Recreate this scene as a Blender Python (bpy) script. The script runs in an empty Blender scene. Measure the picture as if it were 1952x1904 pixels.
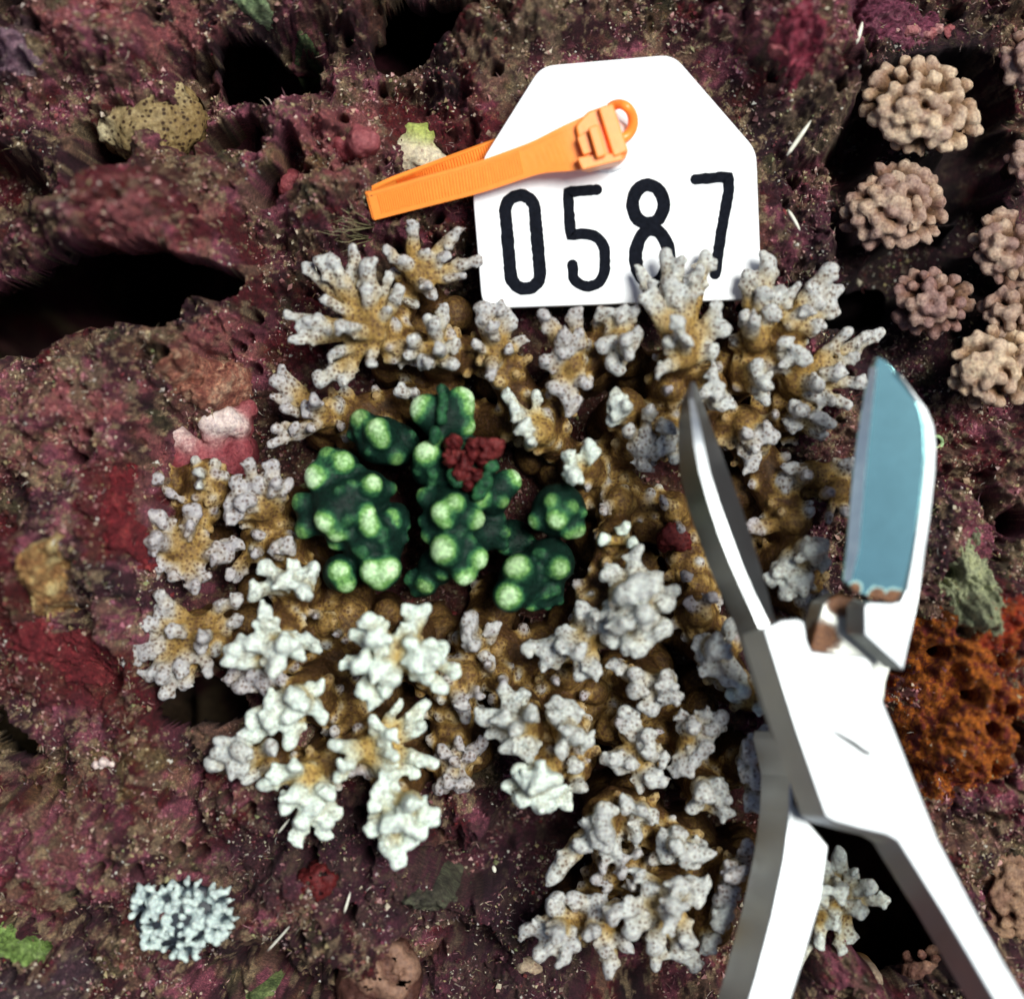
import bpy, bmesh, math, random
import numpy as np
from mathutils import Vector, Matrix, noise as mnoise

# ------------------------------------------------------------------ camera, light, exposure
S = bpy.context.scene
S.unit_settings.system = 'METRIC'
S.unit_settings.scale_length = 0.01          # one unit is one centimetre
CH = 30.0                                    # camera height above the reef face
K = 17.0 / 1952.0                            # centimetres per picture unit at z = 0
cam = bpy.data.cameras.new('camera')
cam.sensor_width = 36.0
cam.lens = 36.0 * CH / 17.0
cam.clip_start = 0.1
cam.clip_end = 2000
cam.dof.use_dof = True
cam.dof.focus_distance = 30.2
cam.dof.aperture_fstop = 0.078
co = bpy.data.objects.new('camera', cam)
co.location = (0, 0, CH)
S.collection.objects.link(co)
S.camera = co

SUN_DIR = Vector((0.36, 0.20, 1.0)).normalized()      # towards the sun
elev = math.asin(SUN_DIR.z)
az = math.atan2(SUN_DIR.x, SUN_DIR.y)
w = bpy.data.worlds.new('World')
S.world = w
w.use_nodes = True
wn = w.node_tree
wn.nodes.clear()
sky = wn.nodes.new('ShaderNodeTexSky')
sky.sky_type = 'NISHITA'
sky.sun_disc = False
sky.sun_elevation = elev
sky.sun_rotation = az
bg = wn.nodes.new('ShaderNodeBackground')
bg.inputs['Strength'].default_value = 0.06
wo = wn.nodes.new('ShaderNodeOutputWorld')
wn.links.new(sky.outputs[0], bg.inputs[0])
wn.links.new(bg.outputs[0], wo.inputs[0])
sl = bpy.data.lights.new('sun', 'SUN')
sl.energy = 4.4
sl.angle = math.radians(24.0)       # sunlight spread by the water above
sl.color = (0.985, 1.0, 0.94)
so = bpy.data.objects.new('sun', sl)
so.rotation_euler = SUN_DIR.to_track_quat('Z', 'Y').to_euler()
so.location = (8, 5, 40)
S.collection.objects.link(so)
S.view_settings.view_transform = 'Standard'
S.view_settings.look = 'None'
S.view_settings.gamma = 1.0
S.view_settings.exposure = 0.28
S.view_settings.use_curve_mapping = False

COL = S.collection
rng = random.Random(11)
NR = np.random.RandomState(5)

# ------------------------------------------------------------------ helpers
def P(x, y, z=0.0):
    f = (CH - z) / CH * K
    return Vector(((x - 976) * f, (952 - y) * f, z))

def tag(o, label=None, cat=None, group=None, kind=None):
    if label: o['label'] = label
    if cat: o['category'] = cat
    if group: o['group'] = group
    if kind: o['kind'] = kind
    return o

def empty(name, loc, label, cat, group=None):
    o = bpy.data.objects.new(name, None)
    o.empty_display_size = 0.3
    o.location = loc
    COL.objects.link(o)
    return tag(o, label, cat, group)

def link_mesh(name, me, mat, parent=None, loc=None):
    o = bpy.data.objects.new(name, me)
    if mat and not me.materials: me.materials.append(mat)
    COL.objects.link(o)
    if parent: o.parent = parent
    if loc is not None: o.location = loc
    return o

def np_mesh(name, V, F, smooth=True, attrs=None, normals=None):
    """V (n,3), F (m,3|4) index array"""
    me = bpy.data.meshes.new(name)
    n, m, k = len(V), len(F), F.shape[1]
    me.vertices.add(n)
    me.vertices.foreach_set('co', np.asarray(V, np.float32).ravel())
    me.loops.add(m * k)
    me.loops.foreach_set('vertex_index', F.astype(np.int32).ravel())
    me.polygons.add(m)
    me.polygons.foreach_set('loop_start', np.arange(0, m * k, k, dtype=np.int32))
    me.polygons.foreach_set('loop_total', np.full(m, k, np.int32))
    me.polygons.foreach_set('use_smooth', np.full(m, smooth, bool))
    me.update(calc_edges=True)
    for an, arr in (attrs or {}).items():
        if arr.ndim == 1:
            a = me.attributes.new(an, 'FLOAT', 'POINT')
            a.data.foreach_set('value', arr.astype(np.float32))
        else:
            a = me.attributes.new(an, 'FLOAT_COLOR', 'POINT')
            c = np.ones((n, 4), np.float32); c[:, :3] = arr
            a.data.foreach_set('color', c.ravel())
    if normals is not None:
        me.normals_split_custom_set_from_vertices(normals.astype(float).tolist())
    return me

def sstep(a, b, x):
    t = np.clip((x - a) / (b - a), 0, 1)
    return t * t * (3 - 2 * t)

def _h(ix, iy, s):
    n = (ix.astype(np.int64) * 374761393 + iy.astype(np.int64) * 668265263 + s * 2246822519) & 0xffffffff
    n = ((n ^ (n >> 13)) * 1274126177) & 0xffffffff
    n = (n ^ (n >> 16)) * 2654435761 & 0xffffffff
    return (n & 0xffffff) / float(0xffffff)

def vn(x, y, s=0):
    ix = np.floor(x); iy = np.floor(y)
    fx = x - ix; fy = y - iy
    fx = fx * fx * fx * (fx * (fx * 6 - 15) + 10); fy = fy * fy * fy * (fy * (fy * 6 - 15) + 10)
    a = _h(ix, iy, s); b = _h(ix + 1, iy, s); c = _h(ix, iy + 1, s); d = _h(ix + 1, iy + 1, s)
    return (a + (b - a) * fx) * (1 - fy) + (c + (d - c) * fx) * fy

def rot2(x, y, a):
    c, s_ = math.cos(a), math.sin(a)
    return x * c - y * s_, x * s_ + y * c

def fbm(x, y, f, o=4, s=0, g=0.5):
    r = 0; amp = 1; tot = 0
    for i in range(o):
        rx, ry = rot2(x * f, y * f, 0.7 + i * 1.1 + s)
        r = r + amp * vn(rx + 17.3 * i, ry - 9.1 * i, s + i * 7)
        tot += amp; amp *= g; f *= 2.03
    return r / tot

def worley(x, y, s=0):
    ix = np.floor(x); iy = np.floor(y)
    d1 = np.full(x.shape, 9.0)
    for dx in (-1, 0, 1):
        for dy in (-1, 0, 1):
            cx = ix + dx; cy = iy + dy
            px = cx + _h(cx, cy, s); py = cy + _h(cx, cy, s + 91)
            d1 = np.minimum(d1, (px - x) ** 2 + (py - y) ** 2)
    return np.sqrt(d1)

# ------------------------------------------------------------------ materials
def new_mat(name):
    m = bpy.data.materials.new(name)
    m.use_nodes = True
    nt = m.node_tree
    b = nt.nodes['Principled BSDF']
    return m, nt, b

def N(nt, typ, **kw):
    n = nt.nodes.new(typ)
    for k, v in kw.items():
        setattr(n, k, v)
    return n

def ramp(nt, stops, fac):
    r = N(nt, 'ShaderNodeValToRGB')
    e = r.color_ramp.elements
    while len(e) > 1: e.remove(e[-1])
    e[0].position = stops[0][0]; e[0].color = (*stops[0][1], 1)
    for p, c in stops[1:]:
        x = e.new(p); x.color = (*c, 1)
    nt.links.new(fac, r.inputs[0])
    return r.outputs[0]

def attr(nt, name, out='Fac'):
    a = N(nt, 'ShaderNodeAttribute'); a.attribute_name = name
    return a.outputs[out]

def tex_noise(nt, vec, scale, detail=4, rough=0.6):
    n = N(nt, 'ShaderNodeTexNoise')
    n.inputs['Scale'].default_value = scale
    n.inputs['Detail'].default_value = detail
    n.inputs['Roughness'].default_value = rough
    nt.links.new(vec, n.inputs['Vector'])
    return n.outputs['Fac']

def tex_vor(nt, vec, scale, rnd=1.0):
    n = N(nt, 'ShaderNodeTexVoronoi')
    n.inputs['Scale'].default_value = scale
    n.inputs['Randomness'].default_value = rnd
    nt.links.new(vec, n.inputs['Vector'])
    return n.outputs['Distance']

def math_n(nt, op, a, b=None, c=None, clamp=False):
    n = N(nt, 'ShaderNodeMath', operation=op); n.use_clamp = clamp
    for i, v in enumerate((a, b, c)):
        if v is None: continue
        if isinstance(v, (int, float)): n.inputs[i].default_value = v
        else: nt.links.new(v, n.inputs[i])
    return n.outputs[0]

def maprange(nt, v, a, b, c=0.0, d=1.0):
    n = N(nt, 'ShaderNodeMapRange'); n.interpolation_type = 'SMOOTHSTEP'
    nt.links.new(v, n.inputs[0])
    for i, q in enumerate((a, b, c, d)): n.inputs[i + 1].default_value = q
    return n.outputs[0]

def mixc(nt, fac, a, b, blend='MIX'):
    n = N(nt, 'ShaderNodeMix', data_type='RGBA', blend_type=blend)
    for i, v in ((0, fac), (6, a), (7, b)):
        if isinstance(v, (int, float)): n.inputs[i].default_value = v
        elif isinstance(v, tuple): n.inputs[i].default_value = (*v, 1)
        else: nt.links.new(v, n.inputs[i])
    return n.outputs[2]

def bump(nt, bsdf, h, strength=0.5, dist=0.05):
    n = N(nt, 'ShaderNodeBump')
    n.inputs['Strength'].default_value = strength
    n.inputs['Distance'].default_value = dist
    nt.links.new(h, n.inputs['Height'])
    nt.links.new(n.outputs[0], bsdf.inputs['Normal'])

def coral_mat(name, stops, pale_stops, dot_scale=8.5, dot_col=(0.07, 0.03, 0.012), dot_size=0.24, rough=0.62, dots=0.85):
    m, nt, b = new_mat(name)
    oc = N(nt, 'ShaderNodeTexCoord').outputs['Object']
    t = attr(nt, 'tip')
    nz = tex_noise(nt, oc, 3.0, 3)
    nf = tex_noise(nt, oc, 16.0, 3)
    tt = math_n(nt, 'ADD', t, math_n(nt, 'MULTIPLY', math_n(nt, 'SUBTRACT', nz, 0.5), 0.35))
    tt = math_n(nt, 'ADD', tt, math_n(nt, 'MULTIPLY', math_n(nt, 'SUBTRACT', nf, 0.5), 0.22))
    c1 = ramp(nt, stops, tt)
    c2 = ramp(nt, pale_stops, tt)
    c = mixc(nt, attr(nt, 'pale'), c1, c2)
    c = mixc(nt, 1.0, c, ramp(nt, [(0.30, (0.62, 0.58, 0.62)), (0.70, (1.2, 1.18, 1.12))], nf), 'MULTIPLY')
    v = tex_vor(nt, oc, dot_scale, 0.8)
    dm = maprange(nt, v, dot_size * 0.6, dot_size * 1.35, dots, 0.0)
    dm = math_n(nt, 'MULTIPLY', dm, maprange(nt, math_n(nt, 'ADD', tt, math_n(nt, 'MULTIPLY', attr(nt, 'pale'), 0.55)), 1.0, 1.5, 1.0, 0.15))
    c = mixc(nt, dm, c, dot_col)
    nt.links.new(c, b.inputs['Base Color'])
    b.inputs['Roughness'].default_value = rough
    b.inputs['Specular IOR Level'].default_value = 0.15
    b.inputs['Subsurface Weight'].default_value = 0.45
    b.inputs['Subsurface Radius'].default_value = (1.0, 0.75, 0.6)
    b.inputs['Subsurface Scale'].default_value = 0.10
    hgt = math_n(nt, 'ADD', math_n(nt, 'MULTIPLY', maprange(nt, v, 0.05, 0.4), 0.7), math_n(nt, 'MULTIPLY', nf, 0.5))
    bump(nt, b, hgt, 0.45, 0.03)
    return m

M = {}
M['coral'] = coral_mat('branching coral skin',
    [(0.0, (0.018, 0.007, 0.005)), (0.22, (0.060, 0.028, 0.010)), (0.50, (0.26, 0.155, 0.045)), (0.70, (0.36, 0.26, 0.13)), (0.88, (0.35, 0.30, 0.255)), (1.04, (0.35, 0.325, 0.345))],
    [(0.0, (0.07, 0.028, 0.008)), (0.24, (0.24, 0.13, 0.026)), (0.50, (0.44, 0.31, 0.10)), (0.72, (0.48, 0.45, 0.28)), (0.88, (0.55, 0.60, 0.49)), (1.04, (0.68, 0.79, 0.70))], dot_scale=12.5, dot_size=.35, dots=0.75, dot_col=(0.085, 0.040, 0.020))
M['knobby'] = coral_mat('tan knobby coral skin',
    [(0.0, (0.015, 0.006, 0.005)), (0.4, (0.07, 0.030, 0.018)), (0.75, (0.17, 0.085, 0.070)), (1.0, (0.27, 0.17, 0.155))],
    [(0.0, (0.03, 0.014, 0.006)), (0.4, (0.15, 0.08, 0.03)), (0.75, (0.36, 0.24, 0.15)), (1.0, (0.60, 0.48, 0.34))],
    dot_scale=10, dots=0.35, dot_col=(0.2, 0.11, 0.06))
M['green'] = coral_mat('dark green knobbly skin',
    [(0.0, (0.002, 0.010, 0.007)), (0.62, (0.005, 0.026, 0.015)), (0.80, (0.02, 0.075, 0.03)), (0.96, (0.09, 0.19, 0.04)), (1.1, (0.17, 0.30, 0.08))],
    [(0.0, (0.002, 0.010, 0.007)), (0.60, (0.005, 0.028, 0.017)), (0.76, (0.03, 0.13, 0.05)), (0.88, (0.17, 0.37, 0.10)), (1.05, (0.52, 0.74, 0.44))],
    dot_scale=16, dots=0.0, rough=0.6)
M['brown_bumpy'] = coral_mat('red brown bumpy coral skin',
    [(0.0, (0.02, 0.008, 0.007)), (0.5, (0.07, 0.028, 0.022)), (1.0, (0.20, 0.10, 0.075))],
    [(0.0, (0.03, 0.012, 0.008)), (0.5, (0.13, 0.06, 0.034)), (1.0, (0.36, 0.25, 0.15))], dot_scale=14, dots=0.4)
M['pinkcrust'] = coral_mat('pink coralline skin',
    [(0.0, (0.08, 0.010, 0.016)), (0.5, (0.19, 0.035, 0.045)), (0.8, (0.27, 0.085, 0.09)), (1.0, (0.42, 0.27, 0.25))],
    [(0.0, (0.10, 0.016, 0.025)), (0.5, (0.27, 0.07, 0.08)), (0.75, (0.36, 0.17, 0.17)), (1.0, (0.60, 0.50, 0.47))], dot_scale=16, dots=0.2)
M['redspongy'] = coral_mat('red brown spongy skin',
    [(0.0, (0.02, 0.003, 0.003)), (0.5, (0.07, 0.007, 0.008)), (1.0, (0.15, 0.02, 0.02))],
    [(0.0, (0.03, 0.004, 0.004)), (0.5, (0.10, 0.012, 0.012)), (1.0, (0.24, 0.05, 0.045))], dot_scale=12, dots=0.6, dot_col=(0.03, 0.004, 0.004))
M['honeycomb'] = coral_mat('olive honeycomb coral skin',
    [(0.0, (0.06, 0.03, 0.018)), (0.5, (0.16, 0.10, 0.04)), (1.0, (0.30, 0.23, 0.11))],
    [(0.0, (0.10, 0.06, 0.03)), (0.5, (0.27, 0.20, 0.08)), (1.0, (0.56, 0.52, 0.36))], dot_scale=10, dot_size=0.33, dots=0.95, dot_col=(0.03, 0.014, 0.008))
M['rubble'] = coral_mat('pale rubble skin',
    [(0.0, (0.12, 0.06, 0.04)), (0.5, (0.34, 0.26, 0.18)), (1.0, (0.58, 0.52, 0.38))],
    [(0.0, (0.05, 0.10, 0.01)), (0.5, (0.16, 0.22, 0.03)), (1.0, (0.36, 0.42, 0.10))], dot_scale=9, dots=0.5, dot_col=(0.16, 0.06, 0.05))

M['leafy'] = coral_mat('white and blue black coral skin',
    [(0.0, (0.010, 0.016, 0.030)), (0.45, (0.06, 0.08, 0.09)), (0.75, (0.26, 0.33, 0.35)), (1.0, (0.44, 0.54, 0.53))],
    [(0.0, (0.010, 0.016, 0.030)), (0.45, (0.06, 0.08, 0.09)), (0.75, (0.36, 0.44, 0.42)), (1.0, (0.58, 0.68, 0.62))], dots=0.0)

def crust_mat(name, stops, rough=0.75):
    m, nt, b = new_mat(name)
    oc = N(nt, 'ShaderNodeTexCoord').outputs['Object']
    n1 = tex_noise(nt, oc, 2.6, 8, 0.72)
    n2 = tex_noise(nt, oc, 14, 6, 0.75)
    c = ramp(nt, stops, n1)
    c = mixc(nt, 1.0, c, ramp(nt, [(0.32, (0.35, 0.3, 0.32)), (0.5, (0.95, 0.95, 0.95)), (0.68, (1.9, 1.8, 1.6))], n2), 'MULTIPLY')
    nt.links.new(c, b.inputs['Base Color'])
    b.inputs['Roughness'].default_value = rough
    b.inputs['Specular IOR Level'].default_value = 0.3
    bump(nt, b, math_n(nt, 'ADD', n2, n1), 0.9, 0.08)
    return m

# reef rock: vertex albedo from the terrain builder, broken up by fine noise
m, nt, b = new_mat('encrusted reef rock')
oc = N(nt, 'ShaderNodeTexCoord').outputs['Object']
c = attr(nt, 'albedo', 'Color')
n1 = tex_noise(nt, oc, 9, 8, 0.8)
n2 = tex_noise(nt, oc, 34, 5, 0.8)
c = mixc(nt, 1.0, c, ramp(nt, [(0.30, (0.30, 0.24, 0.26)), (0.5, (0.9, 0.88, 0.88)), (0.70, (2.2, 2.1, 1.8))], n1), 'MULTIPLY')
c = mixc(nt, 1.0, c, ramp(nt, [(0.35, (0.5, 0.45, 0.48)), (0.5, (1.0, 1.0, 1.0)), (0.66, (1.9, 1.9, 1.7))], n2), 'MULTIPLY')
nt.links.new(c, b.inputs['Base Color'])
b.inputs['Roughness'].default_value = 0.7
b.inputs['Specular IOR Level'].default_value = 0.35
bump(nt, b, math_n(nt, 'ADD', n1, math_n(nt, 'MULTIPLY', n2, 0.5)), 1.0, 0.17)
M['rock'] = m

m, nt, b = new_mat('loose grain')
c = attr(nt, 'albedo', 'Color')
nt.links.new(c, b.inputs['Base Color'])
b.inputs['Roughness'].default_value = 0.5
M['grain'] = m

def plain(name, col, rough=0.5, metallic=0.0, spec=0.5, nscale=8, namp=0.12, bmp=0.05):
    m, nt, b = new_mat(name)
    oc = N(nt, 'ShaderNodeTexCoord').outputs['Object']
    n1 = tex_noise(nt, oc, nscale, 5)
    lo = tuple(max(0, x * (1 - namp)) for x in col); hi = tuple(min(1, x * (1 + namp)) for x in col)
    nt.links.new(ramp(nt, [(0.3, lo), (0.7, hi)], n1), b.inputs['Base Color'])
    b.inputs['Roughness'].default_value = rough
    b.inputs['Metallic'].default_value = metallic
    b.inputs['Specular IOR Level'].default_value = spec
    bump(nt, b, n1, bmp, 0.05)
    return m
M['tag_white'] = plain('white tag plastic', (0.86, 0.87, 0.88), 0.45, namp=0.03)
M['digit'] = plain('black moulded digit', (0.006, 0.007, 0.011), 0.95, spec=0.08, namp=0.4, nscale=14)
M['orange'] = plain('orange cable tie plastic', (0.95, 0.27, 0.04), 0.38, namp=0.06)
M['sliver'] = plain('pale sliver', (0.62, 0.60, 0.50), 0.5, namp=0.3)
M['green_leaf'] = plain('pale green algal film', (0.20, 0.30, 0.13), 0.6, namp=0.6, nscale=5, bmp=0.6)
M['slot'] = plain('engraved slot', (0.03, 0.03, 0.035), 0.6)
M['septa'] = plain('white coral septa', (0.50, 0.58, 0.52), 0.6, namp=0.75, nscale=3.5, bmp=0.3)
M['darkbase'] = plain('blue black coral base', (0.006, 0.009, 0.016), 0.6, namp=0.6)
M['hair'] = plain('olive algal hair', (0.16, 0.14, 0.07), 0.5, namp=0.4)

def steel(name, base, rough, metallic, rust=None, smear=0.1):
    m, nt, b = new_mat(name)
    oc = N(nt, 'ShaderNodeTexCoord').outputs['Object']
    n1 = tex_noise(nt, oc, 2.2, 6, 0.65)
    n2 = tex_noise(nt, oc, 22, 4, 0.7)
    col = ramp(nt, [(0.3, tuple(x * (1 - smear) for x in base)), (0.7, base)], n1)
    met = None
    if rust:
        tot = None
        for (p, r) in rust:
            d = N(nt, 'ShaderNodeVectorMath', operation='DISTANCE')
            nt.links.new(oc, d.inputs[0]); d.inputs[1].default_value = p
            v = math_n(nt, 'ADD', math_n(nt, 'DIVIDE', d.outputs['Value'], r), math_n(nt, 'ADD', math_n(nt, 'MULTIPLY', n1, 1.3), math_n(nt, 'MULTIPLY', n2, .25)))
            k = maprange(nt, v, 1.45, 1.8, 1.0, 0.0)
            tot = k if tot is None else math_n(nt, 'MAXIMUM', tot, k)
        rc = ramp(nt, [(0.3, (0.05, 0.018, 0.010)), (0.55, (0.16, 0.06, 0.02)), (0.75, (0.36, 0.17, 0.05))], n2)
        col = mixc(nt, tot, col, rc)
        nt.links.new(math_n(nt, 'MULTIPLY', math_n(nt, 'SUBTRACT', 1.0, tot), metallic), b.inputs['Metallic'])
        nt.links.new(maprange(nt, tot, 0, 1, rough, 0.7), b.inputs['Roughness'])
    else:
        b.inputs['Metallic'].default_value = metallic
        nt.links.new(maprange(nt, n1, 0.3, 0.7, rough * 0.85, rough * 1.15), b.inputs['Roughness'])
    nt.links.new(col, b.inputs['Base Color'])
    bump(nt, b, n2, 0.008, 0.02)
    return m

# ------------------------------------------------------------------ terrain
# (x, y, rx, ry, angle deg, dz, softness)  picture units; gaps, hollows and mounds of the reef face
FEAT = [
 (818, 76, 82, 45, -10, -3.6, .25), (505, 138, 78, 48, 25, -3.2, .25),
 (150, 585, 300, 64, -7, -4.6, .18),
 (385, 1335, 85, 50, 12, -3.6, .2), (22, 1392, 42, 28, 35, -2.8, .2), (212, 1630, 15, 14, 0, -1.2, .3),
 (312, 1645, 11, 11, 0, -1.0, .3), (662, 1846, 24, 24, 0, -1.8, .3), (530, 370, 30, 45, 30, -1.6, .3),
 (30, 380, 70, 90, 0, -1.5, .4), (230, 320, 60, 40, 0, -1.0, .5), (40, 15, 60, 40, 0, -1.8, .4),
 (1650, 580, 80, 45, -25, -3.0, .3), (1650, 250, 40, 80, 10, -1.3, .5), (1800, 350, 190, 60, -20, -2.4, .4),
 (1890, 200, 60, 130, 0, -2.4, .5), (1760, 110, 150, 35, -15, -2.2, .3), (1750, 510, 130, 60, -30, -2.2, .4),
 (1900, 430, 60, 60, 0, -2.0, .4), (1700, 640, 70, 60, 0, -.8, .5),
 (1680, 1710, 105, 165, -28, -3.6, .3), (900, 1640, 110, 45, 5, -1.5, .5),
 (1010, 1590, 80, 50, 0, -1.8, .5), (1100, 1590, 60, 60, 0, -1.8, .5), (1890, 1010, 20, 26, 0, -1.5, .3),
 (1940, 1370, 30, 60, 0, -2.5, .3), (900, 1780, 60, 25, 10, -.8, .5), (540, 1850, 110, 40, 0, -.8, .5),
 (212, 318, 42, 60, 10, -2.2, .4), (455, 262, 58, 30, -20, -1.8, .4), (60, 400, 60, 50, 0, -1.9, .5), (560, 300, 26, 40, 20, -1.5, .5),
 # mounds
 (310, 430, 135, 125, -15, 1.7, .7), (120, 470, 120, 60, 0, .6, .8), (220, 80, 170, 90, 0, 1.1, .8),
 (430, 560, 60, 50, 0, .7, .8), (410, 730, 110, 90, 0, .7, .9), (200, 800, 150, 160, 20, .7, .9),
 (120, 1130, 130, 120, 0, .9, .9), (300, 1040, 90, 120, 0, .4, .9), (640, 330, 120, 100, 0, .9, .8),
 (700, 20, 200, 50, 0, .7, .9), (1000, 90, 120, 90, 0, .7, .9), (1500, 90, 160, 110, 0, .8, .9),
 (150, 1550, 220, 160, 20, .5, .9), (1850, 1300, 130, 200, 0, .7, .9), (1780, 930, 90, 120, 0, .3, .9),
 (110, 1830, 170, 70, 0, .5, .9), (700, 1850, 130, 80, 0, .3, .9),
]
def hfun(X, Y):
    wx = X + 0.75 * (fbm(X, Y, 0.9, 5, 31, .6) - .5) * 2; wy = Y + 0.75 * (fbm(X, Y, 0.9, 5, 57, .6) - .5) * 2
    sx0 = X + 0.35 * (fbm(X, Y, 1.1, 4, 131, .55) - .5) * 2; sy0 = Y + 0.35 * (fbm(X, Y, 1.1, 4, 157, .55) - .5) * 2
    h = 2.0 * (fbm(X, Y, 0.22, 3, 3) - .5)
    b1 = np.abs(fbm(wx, wy, 0.75, 3, 12) - .5) * 2
    h = h + 0.75 * (0.35 - b1)
    w2 = worley(wx * 1.5, wy * 1.5, 5)
    h = h + 0.50 * (0.5 - w2 * w2 * 1.4)
    w1 = worley(sx0 * .62 + 4.3, sy0 * .62 + 1.7, 15)
    h = h + 1.15 * (np.sqrt(np.clip(1 - (w1 / .78) ** 2, 0, 1)) - .6)
    w1 = worley(sx0 * 1.25 + 2.3, sy0 * 1.25 + 5.7, 16)
    h = h + .42 * (np.sqrt(np.clip(1 - (w1 / .80) ** 2, 0, 1)) - .6)
    w3 = worley(wx * 4.1 + 3, wy * 4.1, 9)
    amp = sstep(.35, .65, fbm(X, Y, .5, 2, 77))
    h = h + (0.05 + 0.13 * amp) * (0.5 - w3)
    r = 1 - np.abs(fbm(wx, wy, 2.6, 4, 21, .6) - .5) * 4
    h = h + 0.16 * r
    h = h + 0.34 * (fbm(X, Y, 5.5, 3, 41, .65) - .5)
    h = h + 0.16 * (fbm(X, Y, 15, 2, 43, .7) - .5)
    hol = worley(X * 1.15 + 9, Y * 1.15, 66)
    h = h - .9 * sstep(.16, .05, hol) * sstep(.54, .62, fbm(X, Y, .8, 2, 88))
    sx = X + 0.42 * (fbm(X, Y, 1.0, 3, 31, .45) - .5) * 2; sy = Y + 0.42 * (fbm(X, Y, 1.0, 3, 57, .45) - .5) * 2
    px = (sx / K) + 976; py = 952 - (sy / K)
    gx = (X / K) + 976; gy = 952 - (Y / K)
    # flatter ground below the colony, tag and right-hand knobby corals
    def soft(cx, cy, rx, ry, a=0.8, b_=1.15):
        return sstep(b_, a, np.sqrt(((gx - cx) / rx) ** 2 + ((gy - cy) / ry) ** 2))
    m1 = soft(920, 1000, 620, 520)
    h = h * (1 - m1) + m1 * (h * .45 - 1.25)
    m2 = soft(1280, 1650, 330, 260)
    h = h * (1 - m2) + m2 * (h * .45 - 1.3)
    m3 = soft(1830, 400, 240, 430)
    h = h * (1 - m3) + m3 * (h * .45 - 1.1)
    for (x, y, rx, ry, a, dz, s_) in FEAT:
        ca, sa = math.cos(math.radians(a)), math.sin(math.radians(a))
        dx = px - x; dy = py - y
        u = (dx * ca + dy * sa) / rx; v = (-dx * sa + dy * ca) / ry
        d = np.sqrt(u * u + v * v)
        if dz < -1.4: s_ = s_ * .55
        k_ = sstep(1 + s_, 1 - s_, d)
        if dz < -1.4: h = h * (1 - .85 * k_)
        h = h + dz * (2.0 if dz < -2.7 else .9) * k_ if dz < -1.4 else h + dz * (1.35 if dz > 0 else 1) * k_
    # tag rests here
    m4 = soft(1180, 350, 330, 330, .75, 1.05)
    cap = 0.30
    h = h * (1 - m4) + m4 * np.minimum(h, cap)
    return h

def undercut(X, Y):
    """the big gaps widen below their mouths: sideways shift of the deep points"""
    sx = X + 0.42 * (fbm(X, Y, 1.0, 3, 31, .45) - .5) * 2; sy = Y + 0.42 * (fbm(X, Y, 1.0, 3, 57, .45) - .5) * 2
    px = (sx / K) + 976; py = 952 - (sy / K)
    DX = np.zeros_like(X); DY = np.zeros_like(X)
    for (x, y, rx, ry, a, dz, s_) in FEAT:
        if dz > -2.7: continue
        ca, sa = math.cos(math.radians(a)), math.sin(math.radians(a))
        dx = px - x; dy = py - y
        u = (dx * ca + dy * sa) / rx; v = (-dx * sa + dy * ca) / ry
        if dz < -1.4: s_ = s_ * .55
        k_ = sstep(1 + s_, 1 - s_, np.sqrt(u * u + v * v))
        ux = dx / rx ** .5; uy = -dy / ry ** .5
        l_ = np.sqrt(dx * dx + dy * dy) + 8
        push = .75 * -dz * sstep(.12, .65, k_) * np.minimum(1, np.sqrt(u * u + v * v) * 1.3)
        DX = DX + dx / l_ * push; DY = DY - dy / l_ * push
    return DX, DY

def blobmask(X, Y, items):
    gx = (X / K) + 976; gy = 952 - (Y / K)
    gx = gx + 70 * (fbm(X, Y, 1.6, 4, 301, .6) - .5) * 2; gy = gy + 70 * (fbm(X, Y, 1.6, 4, 333, .6) - .5) * 2
    r = 0
    for (x, y, rx, ry) in items:
        d = np.sqrt(((gx - x) / rx) ** 2 + ((gy - y) / ry) ** 2)
        r = np.maximum(r, sstep(1.15, .7, d))
    return r

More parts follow.
